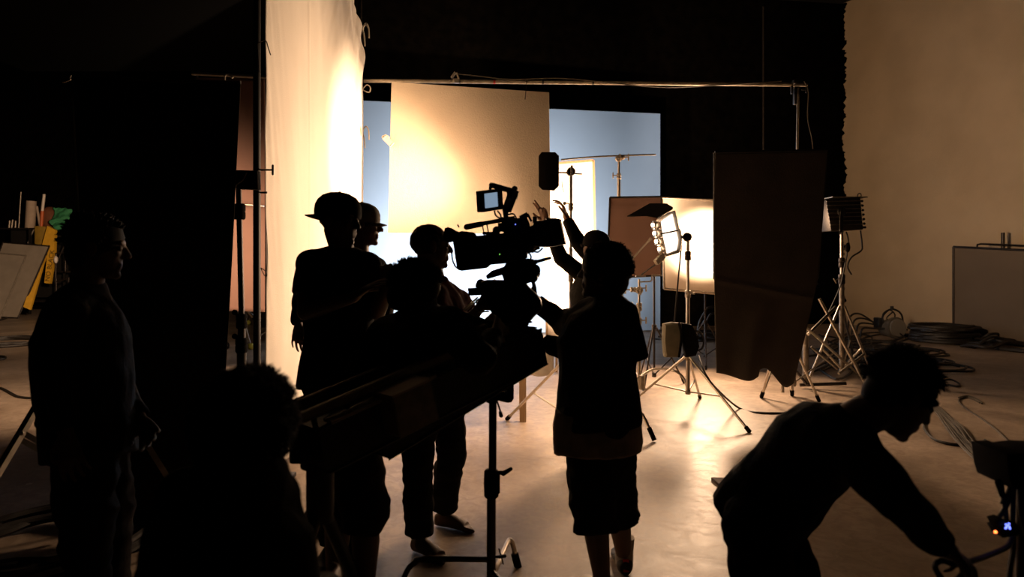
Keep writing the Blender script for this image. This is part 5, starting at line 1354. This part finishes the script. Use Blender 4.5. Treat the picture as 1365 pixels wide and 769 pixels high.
# ================================================================== light
WARM = (1.0, .65, .40)
def spot(name, loc, aim, power, angle, blend=.5, size=.1, col=WARM):
    l = bpy.data.lights.new(name, 'SPOT'); l.energy = power; l.spot_size = math.radians(angle); l.spot_blend = blend; l.shadow_soft_size = size; l.color = col
    o = bpy.data.objects.new(name, l); COL.objects.link(o); o.location = loc; o.rotation_euler = (V(aim)-V(loc)).to_track_quat('-Z','Y').to_euler(); return o
def area(name, loc, aim, power, sx, sy, col=WARM, spread=180):
    l = bpy.data.lights.new(name, 'AREA'); l.shape = 'RECTANGLE'; l.size = sx; l.size_y = sy; l.energy = power; l.color = col; l.spread = math.radians(spread)
    o = bpy.data.objects.new(name, l); COL.objects.link(o); o.location = loc; o.rotation_euler = (V(aim)-V(loc)).to_track_quat('-Z','Y').to_euler(); return o
lampA = P(868,316,dA-.15)
spot('lamp_beam', lampA, V((-1.67,6.95,2.55)), 2300, 40, 1, .08)
spot('lamp_wash', lampA, V((-1.67,6.4,2.0)), 430, 92, 1, .10)
spot('lamp_spill', lampA+V((-.02,-.02,-.0)), V((-1.5,5.2,.9)), 400, 130, 1, .25)
spot('backdrop_lamp', P(640,420,10.2)+V((0,0,-.2)), P(640,345,13.4), 3300, 112, 1, .1, (1,.70,.45))
spot('panel_lamp', P(730,420,7.6)+V((.3,0,-.4)), P(765,330,9.0), 2000, 75, 1, .1)
spot('hot_spot_beam', P(1010,308,7.6), P(944,325,9.35), 1500, 32, .5, .08)  # unseen source behind the black flag, placed to round the hot spot
dk = bpy.data.lights.new('diffusion_glow', 'AREA'); dk.shape = 'DISK'; dk.size = .62; dk.energy = 170; dk.color = WARM  # added disc light, stands in for the glow off the hot sheet
do = bpy.data.objects.new('diffusion_glow', dk); COL.objects.link(do); do.location = P(940,326,9.2); do.rotation_euler = (V((-.6,3,.6))-do.location).to_track_quat('-Z','Y').to_euler()
spot('wall_fill', P(1040,300,8.6), V((8.6,13,4.2)), 420, 110, 1, .2)  # added unseen fill, brightens the plaster wall
spot('left_lamp', P(205,260,6.4), V((-4.6,9.0,.2)), 380, 150, 1, .15)
spot('store_fill', P(190,230,7.0), V((-12.3,18,1.0)), 2600, 45, 1, .15)  # unseen fill added to lift the dark store at far left
w = bpy.data.worlds.new('dark'); SC.world = w; w.use_nodes = True; w.node_tree.nodes['Background'].inputs[0].default_value = (.0,.0,.0,1)

cam = bpy.data.cameras.new('camera'); co = bpy.data.objects.new('camera', cam); COL.objects.link(co); SC.camera = co
co.location = (0,0,H); co.rotation_euler = (PI/2,0,0)
cam.sensor_width = 36; cam.lens = 36*FPX/1365; cam.shift_y = -(384.5-HY)/1365; cam.clip_start = .05
cam.dof.use_dof = True; cam.dof.focus_distance = 5.5; cam.dof.aperture_fstop = 2.4
vs = SC.view_settings; SC.display_settings.display_device = 'sRGB'; vs.view_transform = 'Standard'; vs.look = 'None'; vs.gamma = 1; vs.use_curve_mapping = False; vs.exposure = .12
SC.cycles.use_denoising = True; SC.cycles.max_bounces = 6; SC.cycles.diffuse_bounces = 4; SC.cycles.sample_clamp_indirect = 8
